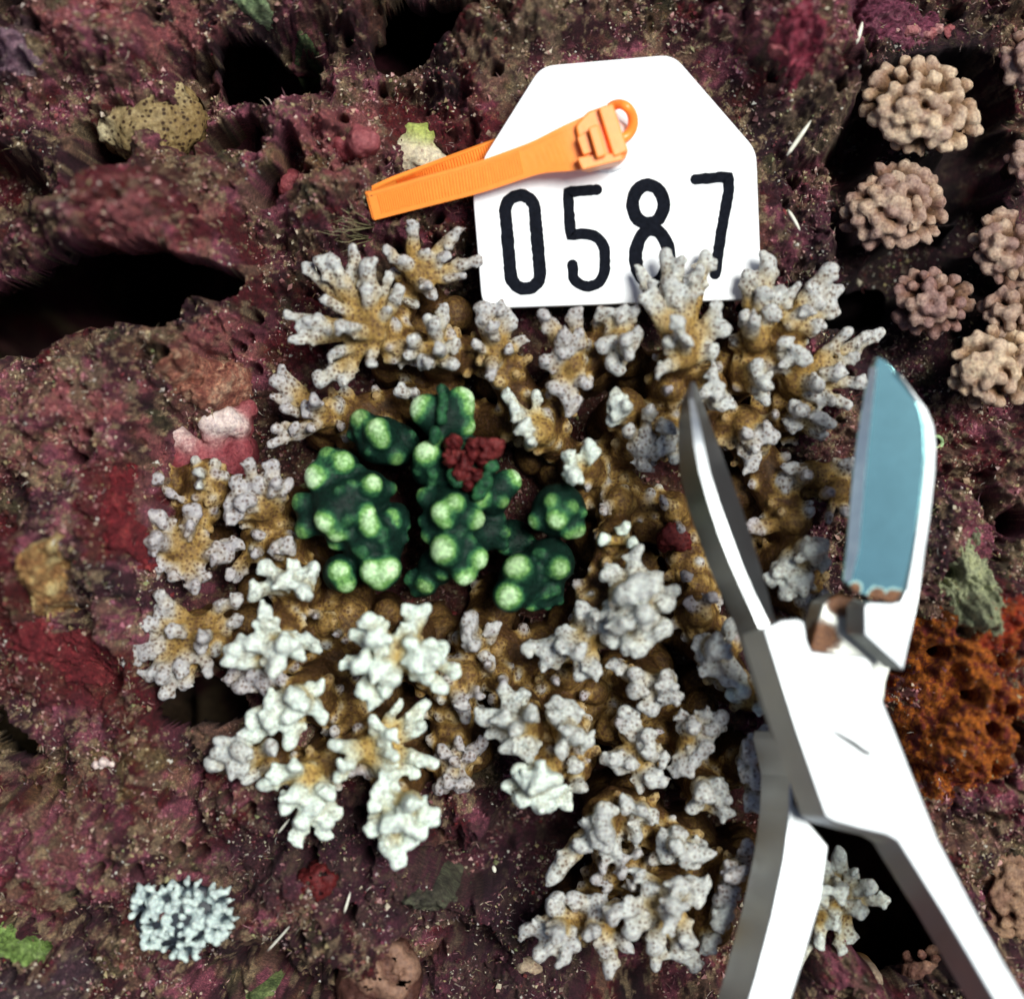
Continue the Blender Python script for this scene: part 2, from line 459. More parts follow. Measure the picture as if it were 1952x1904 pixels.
def albedo(X, Y):
    def mixa(c, col, m):
        m = np.clip(m, 0, 1)[..., None]
        return c * (1 - m) + np.array(col) * m
    f = lambda fr, s, a, b_, o=4, g=.6: sstep(a, b_, fbm(X, Y, fr, o, s, g))
    c = np.zeros(X.shape + (3,)) + np.array((0.060, 0.019, 0.026))
    c = mixa(c, (0.17, 0.060, 0.080), f(.7, 401, .40, .60))
    c = mixa(c, (0.36, 0.15, 0.19), f(1.5, 403, .47, .62) * .85)
    c = mixa(c, (0.17, 0.095, 0.060), f(1.1, 405, .53, .66) * .6)
    c = mixa(c, (0.10, 0.006, 0.010), f(1.3, 409, .55, .66) * .8)
    c = mixa(c, (0.030, 0.010, 0.018), f(.9, 411, .54, .66) * .8)
    c = mixa(c, (0.26, 0.19, 0.13), f(3.0, 415, .57, .68) * .7)
    c = mixa(c, (0.10, 0.12, 0.05), f(2.0, 419, .64, .74) * .5)
    c = mixa(c, (0.36, 0.31, 0.20), f(7, 421, .56, .68, 4, .7) * .9)
    # local growth and darker regions
    c = mixa(c, (0.13, 0.014, 0.020), blobmask(X, Y, [(140, 1260, 120, 70), (235, 990, 40, 110), (60, 1110, 50, 120), (250, 430, 60, 110), (560, 650, 70, 90), (850, 250, 110, 70)]) * .8)
    c = mixa(c, (0.36, 0.15, 0.15), blobmask(X, Y, [(620, 300, 100, 80), (330, 470, 110, 90), (640, 250, 80, 60), (200, 800, 120, 90), (300, 60, 120, 70), (420, 690, 80, 60), (1500, 110, 120, 50), (150, 90, 110, 60)]) * f(3, 431, .42, .6) * .85)
    c = mixa(c, (0.26, 0.23, 0.15), blobmask(X, Y, [(1000, 110, 90, 90), (1560, 230, 70, 90), (230, 740, 90, 60)]) * f(4, 433, .42, .6) * .75)
    c = mixa(c, (0.24, 0.21, 0.09), blobmask(X, Y, [(150, 1470, 150, 80), (300, 1480, 70, 70), (560, 320, 60, 50)]) * f(4, 435, .48, .62) * .5)
    c = mixa(c, (0.040, 0.014, 0.028), blobmask(X, Y, [(1000, 1750, 200, 220), (620, 1600, 220, 100), (1700, 800, 90, 300), (1600, 480, 120, 120), (60, 620, 120, 60), (780, 1700, 160, 90)]) * .7)  # darker purplish regions
    c = mixa(c, (0.018, 0.007, 0.013), blobmask(X, Y, [(1790, 300, 170, 330), (1900, 560, 120, 200), (1660, 590, 90, 80), (1480, 620, 60, 60)]) * .85)  # depth shade in the right-hand gaps, painted as near-black albedo
    c = mixa(c, (0.10, 0.075, 0.09), blobmask(X, Y, [(90, 1850, 110, 50), (50, 120, 60, 60)]) * .7)
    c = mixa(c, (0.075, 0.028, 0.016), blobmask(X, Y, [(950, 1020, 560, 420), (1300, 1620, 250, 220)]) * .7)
    lum = c.mean(-1, keepdims=True)
    c = lum + (c - lum) * 1.15
    return np.clip(c ** 1.12 * np.array((1.12, .98, 1.10)), .002, 1)

def axis(n_in, n_out, r_in, r_out):
    a = np.linspace(-r_in, r_in, n_in)
    t = np.linspace(0, 1, n_out + 1)[1:]
    o = r_in + (r_out - r_in) * t ** 2.2 + (2 * r_in / n_in) * t * 2
    return np.concatenate([-o[::-1], a, o])
ax = axis(850, 45, 9.6, 160.0)
GX, GY = np.meshgrid(ax, ax, indexing='ij')
far = sstep(12, 40, np.hypot(GX, GY))
RR = np.hypot(GX, GY)
GZ = hfun(GX, GY) * (1 - .3 * far) + 13.0 * sstep(11.5, 34, RR) * (.8 + .5 * fbm(GX, GY, .12, 3, 8))    # added rim out of view, raised to block the bright low sky
n = len(ax)
idx = np.arange(n * n).reshape(n, n)
F = np.stack([idx[:-1, :-1].ravel(), idx[1:, :-1].ravel(), idx[1:, 1:].ravel(), idx[:-1, 1:].ravel()], 1)
DX, DY = undercut(GX, GY)
V = np.stack([(GX + DX).ravel(), (GY + DY).ravel(), GZ.ravel()], 1)
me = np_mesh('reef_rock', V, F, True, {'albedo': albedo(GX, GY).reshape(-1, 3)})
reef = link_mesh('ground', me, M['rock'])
tag(reef, 'craggy reef rock covered in maroon turf and coralline crust', kind='structure')

def hz(p):
    return float(hfun(np.array([[p[0]]]), np.array([[p[1]]]))[0, 0])
def ground(x, y, dz=0.0):
    """picture position to the point where the line of sight meets the rock"""
    z = 0.0
    for _ in range(6): z = hz(P(x, y, z))
    return P(x, y, z + dz)

# ------------------------------------------------------------------ implicit surfaces
class Field:
    """union of round cones blended smoothly, turned into one mesh and split by owner"""
    def __init__(self, vox=0.05, k=0.10):
        self.p = []; self.vox = vox; self.k = k
    def cone(self, a, b, ra, rb, ta=1.0, tb=1.0, pale=0.0, own=0):
        self.p.append((Vector(a), Vector(b), ra, rb, ta, tb, pale, own))
    def build(self, rough=0.02, rfreq=3.0, clipz=None):
        h = self.vox; pad = self.k + 3 * h
        A = np.array([p[0] for p in self.p]); B = np.array([p[1] for p in self.p])
        R = np.array([max(p[2], p[3]) for p in self.p])[:, None]
        lo = (np.minimum(A, B) - R).min(0) - pad; hi = (np.maximum(A, B) + R).max(0) + pad
        if clipz is not None: lo[2] = max(lo[2], clipz)
        dim = np.ceil((hi - lo) / h).astype(int) + 1
        D = np.full(dim, 1.0, np.float32); T = np.zeros(dim, np.float32); Q = np.zeros(dim, np.float32)
        raw = np.full(dim, 9.0, np.float32); I = np.full(dim, -1, np.int16)
        for (a, b, ra, rb, ta, tb, pale, own) in self.p:
            a = np.array(a); b = np.array(b); r = max(ra, rb) + pad
            i0 = np.maximum(np.floor((np.minimum(a, b) - r - lo) / h).astype(int), 0)
            i1 = np.minimum(np.ceil((np.maximum(a, b) + r - lo) / h).astype(int) + 1, dim)
            if (i1 <= i0).any(): continue
            sl_ = tuple(slice(i0[j], i1[j]) for j in range(3))
            xs = [(lo[j] + h * np.arange(i0[j], i1[j])).astype(np.float32) for j in range(3)]
            x = xs[0][:, None, None] - a[0]; y = xs[1][None, :, None] - a[1]; z = xs[2][None, None, :] - a[2]
            ba = b - a; bb = float(ba @ ba) + 1e-9
            t = np.clip((x * ba[0] + y * ba[1] + z * ba[2]) / bb, 0, 1)
            d = np.sqrt((x - t * ba[0]) ** 2 + (y - t * ba[1]) ** 2 + (z - t * ba[2]) ** 2) - (ra + (rb - ra) * t)
            cur = D[sl_]
            tv = ta + (tb - ta) * t
            wgt = np.clip(0.5 + 0.5 * (cur - d) / self.k, 0, 1)
            T[sl_] = T[sl_] * (1 - wgt) + tv * wgt
            Q[sl_] = Q[sl_] * (1 - wgt) + pale * wgt
            hh = np.maximum(self.k - np.abs(cur - d), 0) / self.k
            D[sl_] = np.minimum(cur, d) - hh * hh * self.k * .25
            rr = raw[sl_]; mk = d < rr
            I[sl_] = np.where(mk, own, I[sl_]); raw[sl_] = np.where(mk, d, rr)
        V, F, cells = surface_nets(D)
        W = lo + V * h
        ci = tuple(np.clip(np.round(V[:, j]).astype(int), 0, dim[j] - 1) for j in range(3))
        tv = tri(T, V); pv = tri(Q, V); ov = I[ci]
        Nn = vnormals(W, F)
        if rough:
            nz = noise3(W * rfreq) - .5 + .5 * (noise3(W * rfreq * 2.7 + 5) - .5)
            W = W + Nn * (nz * rough * 2)[:, None]
            Nn = vnormals(W, F)
        return W, F, Nn, tv, pv, ov

def tri(G, V):
    d = G.shape
    i = np.floor(V).astype(int)
    for j in range(3): i[:, j] = np.clip(i[:, j], 0, d[j] - 2)
    f = V - i
    r = 0
    for dx in (0, 1):
        for dy in (0, 1):
            for dz in (0, 1):
                r = r + G[i[:, 0] + dx, i[:, 1] + dy, i[:, 2] + dz] * \
                    np.where(dx, f[:, 0], 1 - f[:, 0]) * np.where(dy, f[:, 1], 1 - f[:, 1]) * np.where(dz, f[:, 2], 1 - f[:, 2])
    return r

def _h3(x, y, z):
    n = (x.astype(np.int64) * 374761393 + y.astype(np.int64) * 668265263 + z.astype(np.int64) * 1440662683) & 0xffffffff
    n = ((n ^ (n >> 13)) * 1274126177) & 0xffffffff
    return ((n ^ (n >> 16)) & 0xffffff) / float(0xffffff)
def noise3(p):
    i = np.floor(p); f = p - i; f = f * f * (3 - 2 * f); r = 0
    for dx in (0, 1):
        for dy in (0, 1):
            for dz in (0, 1):
                r = r + _h3(i[:, 0] + dx, i[:, 1] + dy, i[:, 2] + dz) * \
                    np.where(dx, f[:, 0], 1 - f[:, 0]) * np.where(dy, f[:, 1], 1 - f[:, 1]) * np.where(dz, f[:, 2], 1 - f[:, 2])
    return r

def vnormals(V, F):
    a = V[F[:, 2]] - V[F[:, 0]]; b = V[F[:, 3]] - V[F[:, 1]]
    fn = np.cross(a, b)
    N_ = np.zeros_like(V)
    for j in range(4):
        for c in range(3):
            N_[:, c] += np.bincount(F[:, j], fn[:, c], len(V))
    return N_ / np.maximum(np.linalg.norm(N_, axis=1), 1e-12)[:, None]

def surface_nets(D):
    s = D < 0
    c = np.zeros(tuple(d - 1 for d in D.shape), np.int8)
    nx, ny, nz = c.shape
    for dx in (0, 1):
        for dy in (0, 1):
            for dz in (0, 1):
                c += s[dx:dx + nx, dy:dy + ny, dz:dz + nz]
    act = np.argwhere((c > 0) & (c < 8))
    vid = np.full(c.shape, -1, np.int32)
    vid[act[:, 0], act[:, 1], act[:, 2]] = np.arange(len(act))
    acc = np.zeros((len(act), 3)); cnt = np.zeros(len(act))
    cor = [(dx, dy, dz) for dx in (0, 1) for dy in (0, 1) for dz in (0, 1)]
    val = {q: D[act[:, 0] + q[0], act[:, 1] + q[1], act[:, 2] + q[2]] for q in cor}
    for q in cor:
        for j in range(3):
            if q[j]: continue
            q2 = list(q); q2[j] = 1; q2 = tuple(q2)
            v0, v1 = val[q], val[q2]
            mk = (v0 < 0) != (v1 < 0)
            t = np.where(mk, v0 / np.where(mk, v0 - v1, 1), 0)
            pt = np.zeros((len(act), 3)) + np.array(q, float)
            pt[:, j] = t
            acc += pt * mk[:, None]; cnt += mk
    V = act + acc / cnt[:, None]
    Fs = []
    for j in range(3):
        k, l = [(1, 2), (2, 0), (0, 1)][j]
        sh = list(D.shape); sh[j] -= 1
        a = s[tuple(slice(0, sh[q]) for q in range(3))]
        off = [slice(0, sh[q]) for q in range(3)]; off[j] = slice(1, sh[j] + 1)
        b_ = s[tuple(off)]
        e = np.argwhere(a != b_)
        mk = (e[:, k] > 0) & (e[:, l] > 0) & (e[:, k] < D.shape[k] - 1) & (e[:, l] < D.shape[l] - 1)
        e = e[mk]
        ins = a[e[:, 0], e[:, 1], e[:, 2]]
        def g(dk, dl):
            q = e.copy(); q[:, k] -= dk; q[:, l] -= dl
            return vid[q[:, 0], q[:, 1], q[:, 2]]
        f = np.stack([g(1, 1), g(0, 1), g(0, 0), g(1, 0)], 1)
        f = np.where(ins[:, None], f, f[:, ::-1])
        Fs.append(f)
    return V, np.concatenate(Fs), act

def tidy(F, fo, nv):
    """faces of an owner that are cut off from its main patch go to the neighbour around them"""
    for _ in range(3):
        # label patches: the smallest face index reachable through shared (vertex, owner) pairs
        lab = np.arange(len(F))
        k = (F.astype(np.int64) * 4096 + fo[:, None]).ravel()
        order = np.argsort(k, kind='stable'); ks = k[order]
        first = np.concatenate([[True], ks[1:] != ks[:-1]])
        starts = np.where(first)[0]; grp = np.empty(len(k), np.int64); grp[order] = np.cumsum(first) - 1
        for it in range(80):
            m = np.minimum.reduceat(np.repeat(lab, 4)[order], starts)
            new = m[grp].reshape(-1, 4).min(1)
            new = new[new]
            if (new == lab).all(): break
            lab = new
        pl, pinv, pc = np.unique(lab, return_inverse=True, return_counts=True)
        powner = fo[pl]
        best = {}
        for i in range(len(pl)):
            if pc[i] > best.get(powner[i], (-1, 0))[0]: best[powner[i]] = (pc[i], i)
        main_ = np.zeros(len(pl), bool)
        for c_, i in best.values(): main_[i] = True
        bad = ~main_[pinv]
        if not bad.any(): break
        good = np.full(nv, -1, np.int64)
        for j in range(4): good[F[~bad, j]] = fo[~bad]
        moved = 0
        for f_ in np.where(bad)[0]:
            g_ = good[F[f_]]; g_ = g_[g_ >= 0]
            if len(g_): fo[f_] = g_[0]; moved += 1
        for _k in range(12):
            rest = np.where(bad)[0]
            for f_ in rest:
                g_ = good[F[f_]]; g_ = g_[g_ >= 0]
                if len(g_): fo[f_] = g_[0]; good[F[f_]] = fo[f_]
    return fo

def split_thing(field, root, owners, mat, rough=0.02, rfreq=3.0, clipz=None):
    """owners: id -> (name, parent id or None).  A piece's mesh keeps the root's origin."""
    V, F, Nn, tv, pv, ov = field.build(rough, rfreq, clipz)
    V = V - np.array(root.location)
    fo = tidy(F, ov[F[:, 0]].copy(), len(V))
    objs = {}
    for oid in sorted(owners, key=lambda q: (owners[q][1] is not None, q)):
        nm, par = owners[oid]
        fm = F[fo == oid]
        if len(fm) < 6:
            objs[oid] = None
            continue
        u, inv = np.unique(fm, return_inverse=True)
        me = np_mesh(nm, V[u], inv.reshape(-1, 4), True, {'tip': tv[u], 'pale': pv[u]}, Nn[u])
        p = objs.get(par) if par is not None else None
        objs[oid] = link_mesh(nm, me, mat, p or root)
    return objs, len(F)

# ------------------------------------------------------------------ the branching colonies
ZC = {'1': (507.5, 390.4, .26), '2': (937., 390.4, .4), '4': (156.2, 858.9, .4306), '5': (858.9, 976., .4873), '6': (1249.3, 663.7, .34857), '0': (0, 0, 1.0)}
# zoom, hub x, hub y, hub z, hub radius (picture units), pale, fingers: x,y,r[,extra height]
CL = [
 ('1', 800, 950, 1.05, 24, .35, '280,450,58 380,410,60 480,400,50 630,320,62 560,520,45 740,450,80 740,620,60 900,520,42 985,620,52 900,760,42 430,680,50 150,810,48 230,900,52 180,990,52 300,850,60 540,880,70,.3 480,1110,60 760,1170,58 400,1300,62 565,1310,50'),
 ('1', 1100, 520, .75, 22, .25, '880,320,45 1080,150,62 1400,190,62 1310,380,48 1530,410,58 1450,520,45 1200,600,55,.2 1230,680,45 1010,400,42 1180,330,42'),
 ('1', 1230, 1080, .95, 24, .35, '1180,820,60 1310,760,58 1060,980,45 1050,1100,38 1390,1020,46 1130,1170,52 1270,1060,55,.3 1370,1180,58 1250,930,48 1190,1150,50,.2 1240,870,45'),
 ('1', 1690, 1080, .7, 24, .25, '1600,760,75 1740,780,80 1560,840,48 1540,1020,36 1780,1060,38 1880,990,45 1650,1250,50,.2 1800,830,48 1660,900,55,.25'),
 ('1', 430, 1560, .35, 26, .15, '110,1200,45 60,1290,58 130,1380,55 40,1400,45 280,1470,40 350,1440,55,.3 290,1530,50 200,1650,45 60,1650,45 560,1620,32 100,1300,40 30,1760,45 230,1690,45 330,1640,40 140,1500,40'),
 ('1', 1060, 1440, .1, 14, .3, '1000,1370,55,.2 1085,1375,45,.2'),
 ('2', 900, 720, 1.35, 34, .42, '715,320,38 830,235,50 905,260,34 1020,240,52 980,330,48 900,420,45,.1 720,440,36 1080,480,38 1100,580,42 1060,700,48 890,560,45,.45 835,650,34,.2 940,640,32,.3 800,790,36,.2 850,390,50,.0 760,380,40 '),
 ('2', 625, 620, 1.0, 26, .35, '520,510,45 620,510,45 550,660,48,.1 640,650,40,.3 570,750,45 660,720,48,.1 600,790,40 530,690,40 690,500,34 690,620,38'),
 ('2', 1260, 640, 1.15, 28, .38, '1220,330,42 1320,275,54 1380,400,42 1460,380,34 1250,550,45,.4 1200,530,36 1300,420,50 1340,500,40'),
 ('2', 1420, 560, .95, 22, .32, '1615,310,54 1660,400,46 1550,450,46 1560,570,46 1630,480,45 1500,500,42 1530,380,42'),
 ('2', 1370, 720, .9, 20, .38, '1400,650,40,.1 1415,740,45,.1 1490,720,45 '),
 ('2', 1450, 840, .75, 34, .32, '1850,610,38 1740,720,32 1700,610,44 1650,800,44,.2 1560,860,42,.3 1560,920,45 1700,950,38 1770,850,42 1620,940,40 1780,620,38'),
 ('2', 1500, 1000, .6, 24, .32, '1430,1050,42 1480,985,42,.2 1570,1100,42 1615,1050,40 1550,1010,45,.2 1440,960,30'),
 ('2', 1230, 800, .95, 22, .42, '1260,770,36,.2 1300,850,52,.3 1310,940,42,.1'),
 ('2', 1030, 860, 1.0, 26, .38, '1050,810,42,.2 1080,900,56,.1 1100,965,42 1010,900,40,.1 1150,960,34'),
 ('2', 1210, 1040, .7, 28, .25, '1220,1090,42,.2 1310,1080,52 1260,1170,42 1240,1240,50 1350,1100,38 1210,1190,38'),
 ('2', 390, 760, .95, 26, .2, '400,520,46 345,620,46,.1 290,560,42 250,740,50 450,860,34 240,520,42 300,880,42 380,960,52 350,930,40 420,600,38 330,700,40,.1'),
 ('2', 230, 1080, .75, 34, .62, '70,910,42 110,970,48,.1 150,1060,46,.2 185,1130,38,.2 210,900,34'),
 ('2', 430, 1240, 1.0, 18, .85, '370,1190,44,.1 485,1190,48 390,1280,54,.2 470,1150,34'),
 ('2', 640, 960, .95, 14, .6, '600,930,48,.2 600,1000,44,.1 570,1030,34 640,960,34,.1'),
 ('2', 720, 1110, .6, 36, .3, '755,970,34,.3 650,1080,34,.1 700,1160,58 720,1240,54 740,1100,44,.1 780,1190,34'),
 ('2', 850, 1080, .75, 26, .42, '840,1060,44,.2 830,1150,48 870,1210,38 880,1110,44,.1'),
 ('2', 1550, 1290, .35, 34, .25, '1380,1320,48 1420,1260,40,.1 1510,1290,40,.3 1720,1230,38 1400,1370,38'),
 ('2', 850, 880, .75, 46, .05, '840,880,30'),
 ('6', 1000, 780, .5, 34, .1, '1070,620,36 960,790,36,.3 950,950,28,.3 1040,900,34'),
 ('6', 760, 950, .7, 52, .06, '500,980,44'),
 ('6', 800, 1130, .95, 40, .55, '720,1200,85 850,1100,78,.2 920,1070,50 640,1260,52 720,1330,58 800,1290,60,.2 920,1180,50'),
 ('6', 860, 1400, .75, 26, .35, '800,1380,50,.1 900,1420,55 850,1520,48 900,1580,40 930,1340,46'),
 ('5', 700, 380, 1.35, 34, .5, '640,230,50 720,185,46 800,250,48 880,305,42 840,360,48 840,450,38 795,480,44 740,540,44 690,530,42 610,490,46 740,290,70,.35 680,330,60,.3 660,440,55,.3 760,400,55,.4 620,400,45'),
 ('5', 650, 110, 1.0, 12, .95, '600,110,28 680,70,30,.1 710,120,26'),
 ('5', 530, 490, 1.05, 24, .42, '520,375,48 560,410,42,.2 440,490,42 300,530,34 375,540,50,.1 370,590,40 500,640,46 560,625,38 500,560,48,.2 430,520,40,.1'),
 ('5', 970, 400, .6, 40, .05, '1020,330,36 930,350,30'),
 ('5', 1050, 560, .85, 32, .42, '970,500,42 1040,540,55,.3 1110,620,54 1030,610,54,.1 1080,660,42 980,570,40 1100,440,40'),
 ('5', 790, 680, .8, 26, .35, '640,590,38 720,630,42,.1 840,680,55,.1 720,700,46,.1 790,770,50 870,720,42 870,650,30'),
 ('5', 290, 850, 1.1, 24, .52, '215,700,40 280,700,34 130,800,44 165,860,46 235,915,44 310,800,38,.4 320,930,48 200,810,42,.2 245,760,40 290,950,34 260,850,40,.3'),
 ('5', 440, 850, 1.0, 22, .48, '420,750,46 480,780,44 460,860,38,.4 540,900,44 430,930,40,.2 500,880,40,.1 410,810,36,.2'),
 ('5', 370, 1010, 1.15, 24, .85, '215,1070,34 280,1130,52 350,1050,70,.4 300,1060,44,.1 450,1140,46 410,1090,46,.1 350,1150,46 260,1020,30 390,1150,34'),
 ('5', 490, 1010, .8, 16, .45, '490,1000,34,.1 510,1075,42'),
 ('5', 90, 500, .45, 26, .25, '80,410,38,.2 70,460,40,.3 90,520,38,.3 170,460,38,.1 150,590,28'),
 ('5', 60, 640, .55, 40, .1, '40,760,36 -10,600,24 110,720,26'),
 ('5', 10, 1000, .35, 20, .15, '60,1060,40 -10,1060,38 -20,940,26 110,910,34 30,890,28'),
 ('5', 740, 950, .75, 26, .38, '680,780,46 700,830,38,.1 770,870,42,.1 640,970,38 700,980,36,.1 775,940,38,.3 785,1050,44 830,1060,36 600,970,32 660,1010,34 840,960,36 740,1080,34'),
 ('5', 940, 900, .7, 34, .3, '910,1000,50 960,960,38,.2 880,1010,38 910,800,38 950,850,38,.3 1000,920,38,.1 1060,800,42 1000,790,38 1020,850,36,.1'),
 ('5', 1010, 1110, .75, 18, .4, '990,1090,48,.2 1060,1110,44 1065,1170,38 940,1160,38 1040,1070,38,.1'),
 ('5', 1190, 990, .75, 26, .3, '1200,890,46 1180,950,50,.2 1190,1030,52,.2 1180,1130,48 1150,980,38 1230,850,38'),
 ('5', 1170, 730, .85, 18, .9, '1150,700,36,.2 1215,765,34 1100,715,30'),
 ('5', 820, 860, .1, 70, .0, '820,860,20'),
 ('5', 560, 700, .0, 70, .0, '520,720,20'),
 ('4', 430, 430, .55, 30, .12, '270,260,52 345,290,44 260,350,56 320,410,54,.1 500,260,46 480,330,44,.1 640,440,54 700,410,38 200,490,42 260,560,48 340,510,42 500,620,42 530,560,44 400,560,36 610,480,42'),
 ('4', 330, 150, .25, 10, .1, '330,120,30 390,190,30'),
 ('4', 525, 130, .55, 8, .45, '520,100,30,.1 520,155,26'),
 ('4', 800, 250, .55, 40, .15, '740,60,40 680,140,44 645,240,46 720,220,44,.2 850,60,40 920,140,42 650,290,40 860,140,38,.2 780,160,44,.1'),
 ('4', 880, 430, .45, 14, .2, '910,420,46,.1 850,430,36,.1'),
 ('4', 770, 400, .2, 20, .12, '770,370,30,.3 770,450,24,.3 690,560,36 650,560,26'),
 ('4', 920, 590, .95, 24, .72, '820,520,40 770,620,44 930,510,36 1030,520,40 980,620,46,.2 890,580,50,.2 850,570,44 1000,570,40'),
 ('4', 510, 790, .65, 30, .22, '340,640,36 350,710,36,.1 270,770,38 310,800,40 390,800,34,.3 190,870,38 190,940,40 280,880,46 300,1000,48 360,1080,44 450,1050,42 350,1010,44,.1 530,830,34,.4 530,880,28,.3 560,990,34 690,650,34,.1 620,660,22,.1 690,760,38 430,960,40'),
 ('4', 860, 880, 1.3, 24, .72, '805,710,44 815,780,54,.1 890,860,58,.3 760,850,54,.1 670,880,54 650,930,40 710,940,44 870,950,54,.1 960,900,38 940,830,34 1030,850,44 1000,830,36'),
 ('4', 800, 1010, .75, 24, .12, '660,1000,44 700,1050,44 800,1030,52 880,1010,46 760,980,44'),
 ('4', 1400, 900, 1.65, 30, .95, '1270,745,50 1205,810,44 1290,830,60,.2 1455,700,38 1520,700,38 1450,780,42,.1 1180,940,42 1240,950,52,.2 1310,980,56,.3 1380,1010,46,.1 1230,1070,38 1290,1110,42 1340,1080,36 1600,870,46 1560,920,58,.2 1530,1000,42,.1 1600,1060,42 1660,980,34 1550,850,42 1440,850,44,.3 1480,940,48,.2'),
 ('4', 1640, 1040, .6, 14, .2, '1680,1130,38 1700,1190,34'),
 ('4', 960, 1090, 1.25, 22, .85, '830,1110,52 750,1180,54 760,1260,48 940,1090,46,.3 920,1180,54,.2 920,1290,54 900,1220,46,.1 1060,1180,44 1050,1050,42 830,1200,50,.1 980,1130,40,.2 1020,1150,30'),
 ('4', 1270, 1320, 1.35, 40, .9, '1110,1300,38,.3 1155,1400,36,.4 1370,1260,44,.3 1290,1195,28,.3 1410,1120,30 1520,1120,42 1500,1220,44 1520,1370,40 1560,1390,30 1480,1430,34 1370,1440,50,.2 1390,1350,30,.4 1130,1460,26,.3 1380,1500,42'),
 ('4', 1000, 1440, 1.3, 30, .92, '860,1430,44 810,1480,42 930,1400,38,.3 935,1530,50 900,1580,44 975,1650,44 950,1730,40 1085,1640,48 1070,1700,40 1100,1530,46,.2 1130,1610,36 1040,1580,36 1000,1600,34'),
 ('4', 760, 1360, 1.0, 20, .45, '620,1290,46 570,1380,46 690,1330,52,.2 670,1410,46 740,1450,40 840,1310,38,.2 630,1340,44,.1 700,1280,36 590,1340,36'),
 ('4', 1390, 1570, 1.5, 24, .97, '1300,1560,44 1450,1570,52,.3 1550,1620,48 1500,1700,40 1360,1650,54,.3 1280,1690,42 1340,1750,42,.1 1390,1830,42 1450,1740,40 1320,1490,36 1420,1640,48,.2 1500,1560,40 1370,1790,36'),
 ('4', 1640, 1420, .4, 18, .1, '1580,1500,38 1700,1490,38 1590,1310,30 1720,1350,32 1770,1290,30 1650,1380,28,.2'),
 ('4', 1180, 1240, .5, 60, .2, '1120,1240,20'),
]
CL += [
 ('0', 1180, 955, .30, 44, .15, '1148,972,13,.5'),
 ('0', 1285, 975, .05, 46, .1, '1262,950,12,.4 1300,1010,10,.4'),
 ('0', 1130, 905, .15, 40, .2, '1120,925,10,.2'),
 ('0', 1330, 1120, .0, 46, .1, '1310,1100,12,.4'),
 ('0', 1080, 1290, .1, 44, .1, '1060,1300,9,.5 1120,1270,9,.5'),
 ('0', 1160, 1390, .15, 44, .12, '1180,1380,10,.4'),
 ('0', 1340, 1500, .15, 40, .12, '1330,1510,10,.4'),
 ('0', 950, 1290, .15, 40, .12, '960,1300,10,.5 930,1262,9,.4'),
 ('0', 620, 1190, .1, 40, .12, '600,1175,10,.4 640,1210,9,.4'),
 ('0', 1490, 800, .35, 36, .12, '1480,790,10,.4'),
 ('0', 1385, 690, .35, 36, .2, '1370,700,9,.3'),
]
CL2 = [
 ('5', 600, 1200, .95, 22, .42, '545,1220,40 600,1180,44,.2 610,1300,50 625,1350,40 560,1260,42 600,1250,48,.3 420,1390,42 470,1360,40 520,1310,40 400,1430,36 650,1330,36'),
 ('5', 700, 1180, .75, 16, .4, '690,1140,36,.1 715,1220,42 730,1280,36 785,1185,42 750,1170,34,.1'),
 ('5', 880, 1310, .9, 18, .4, '830,1270,38 890,1260,36 840,1350,42 940,1340,44,.1 990,1300,36 960,1375,36 890,1320,40,.3 1010,1340,30'),
 ('5', 850, 1500, 1.15, 26, .42, '730,1410,40 780,1470,42 890,1450,44,.2 970,1510,44 860,1600,50,.2 930,1690,42 800,1700,44 800,1780,38 690,1560,50 710,1640,46 950,1780,38 900,1740,38 870,1540,50,.3 940,1440,38 1000,1450,36 760,1600,42'),
 ('5', 610, 1620, .85, 22, .32, '620,1790,40 595,1720,38 560,1640,42,.2 570,1520,40 480,1510,38 640,1580,42,.2 690,1700,34 560,1580,36'),
 ('5', 450, 1620, .85, 18, .35, '400,1550,46 330,1630,42 290,1640,34 350,1730,44 450,1750,40 480,1690,40 420,1650,44,.2 390,1680,40,.1 410,1510,34'),
 ('5', 1030, 1640, .9, 16, .5, '1010,1680,42 1060,1590,42 1000,1710,34 1080,1560,34'),
 ('5', 1110, 1430, .8, 26, .2, '1150,1350,46 1110,1420,50,.2 1080,1490,50 1050,1540,44 1160,1300,40'),
 ('5', 940, 1420, .3, 46, .0, '930,1440,20'),
 ('0', 1590, 1715, .7, 18, .6, '1600,1630,19 1660,1690,19 1684,1715,16 1640,1740,20,.1 1622,1790,17 1590,1760,19 1560,1700,22,.2 1630,1660,14 1600,1700,20,.3 1575,1650,17 1535,1730,18 1560,1800,16 1520,1840,14 1605,1820,13'),
]
CL2 += [
 ('0', 1165, 1672, .40, 30, .2, '1150,1650,14,.3 1185,1668,15,.4 1160,1690,13,.3 1135,1676,12,.2'),
 ('0', 1215, 1700, .45, 30, .25, '1205,1690,15,.3 1235,1700,14,.3 1220,1725,14,.2'),
 ('0', 1200, 1640, .35, 30, .2, '1215,1628,13,.3 1190,1640,12,.3'),
 ('0', 1130, 1735, .35, 28, .2, '1115,1722,13,.2 1140,1742,12,.3'),
]

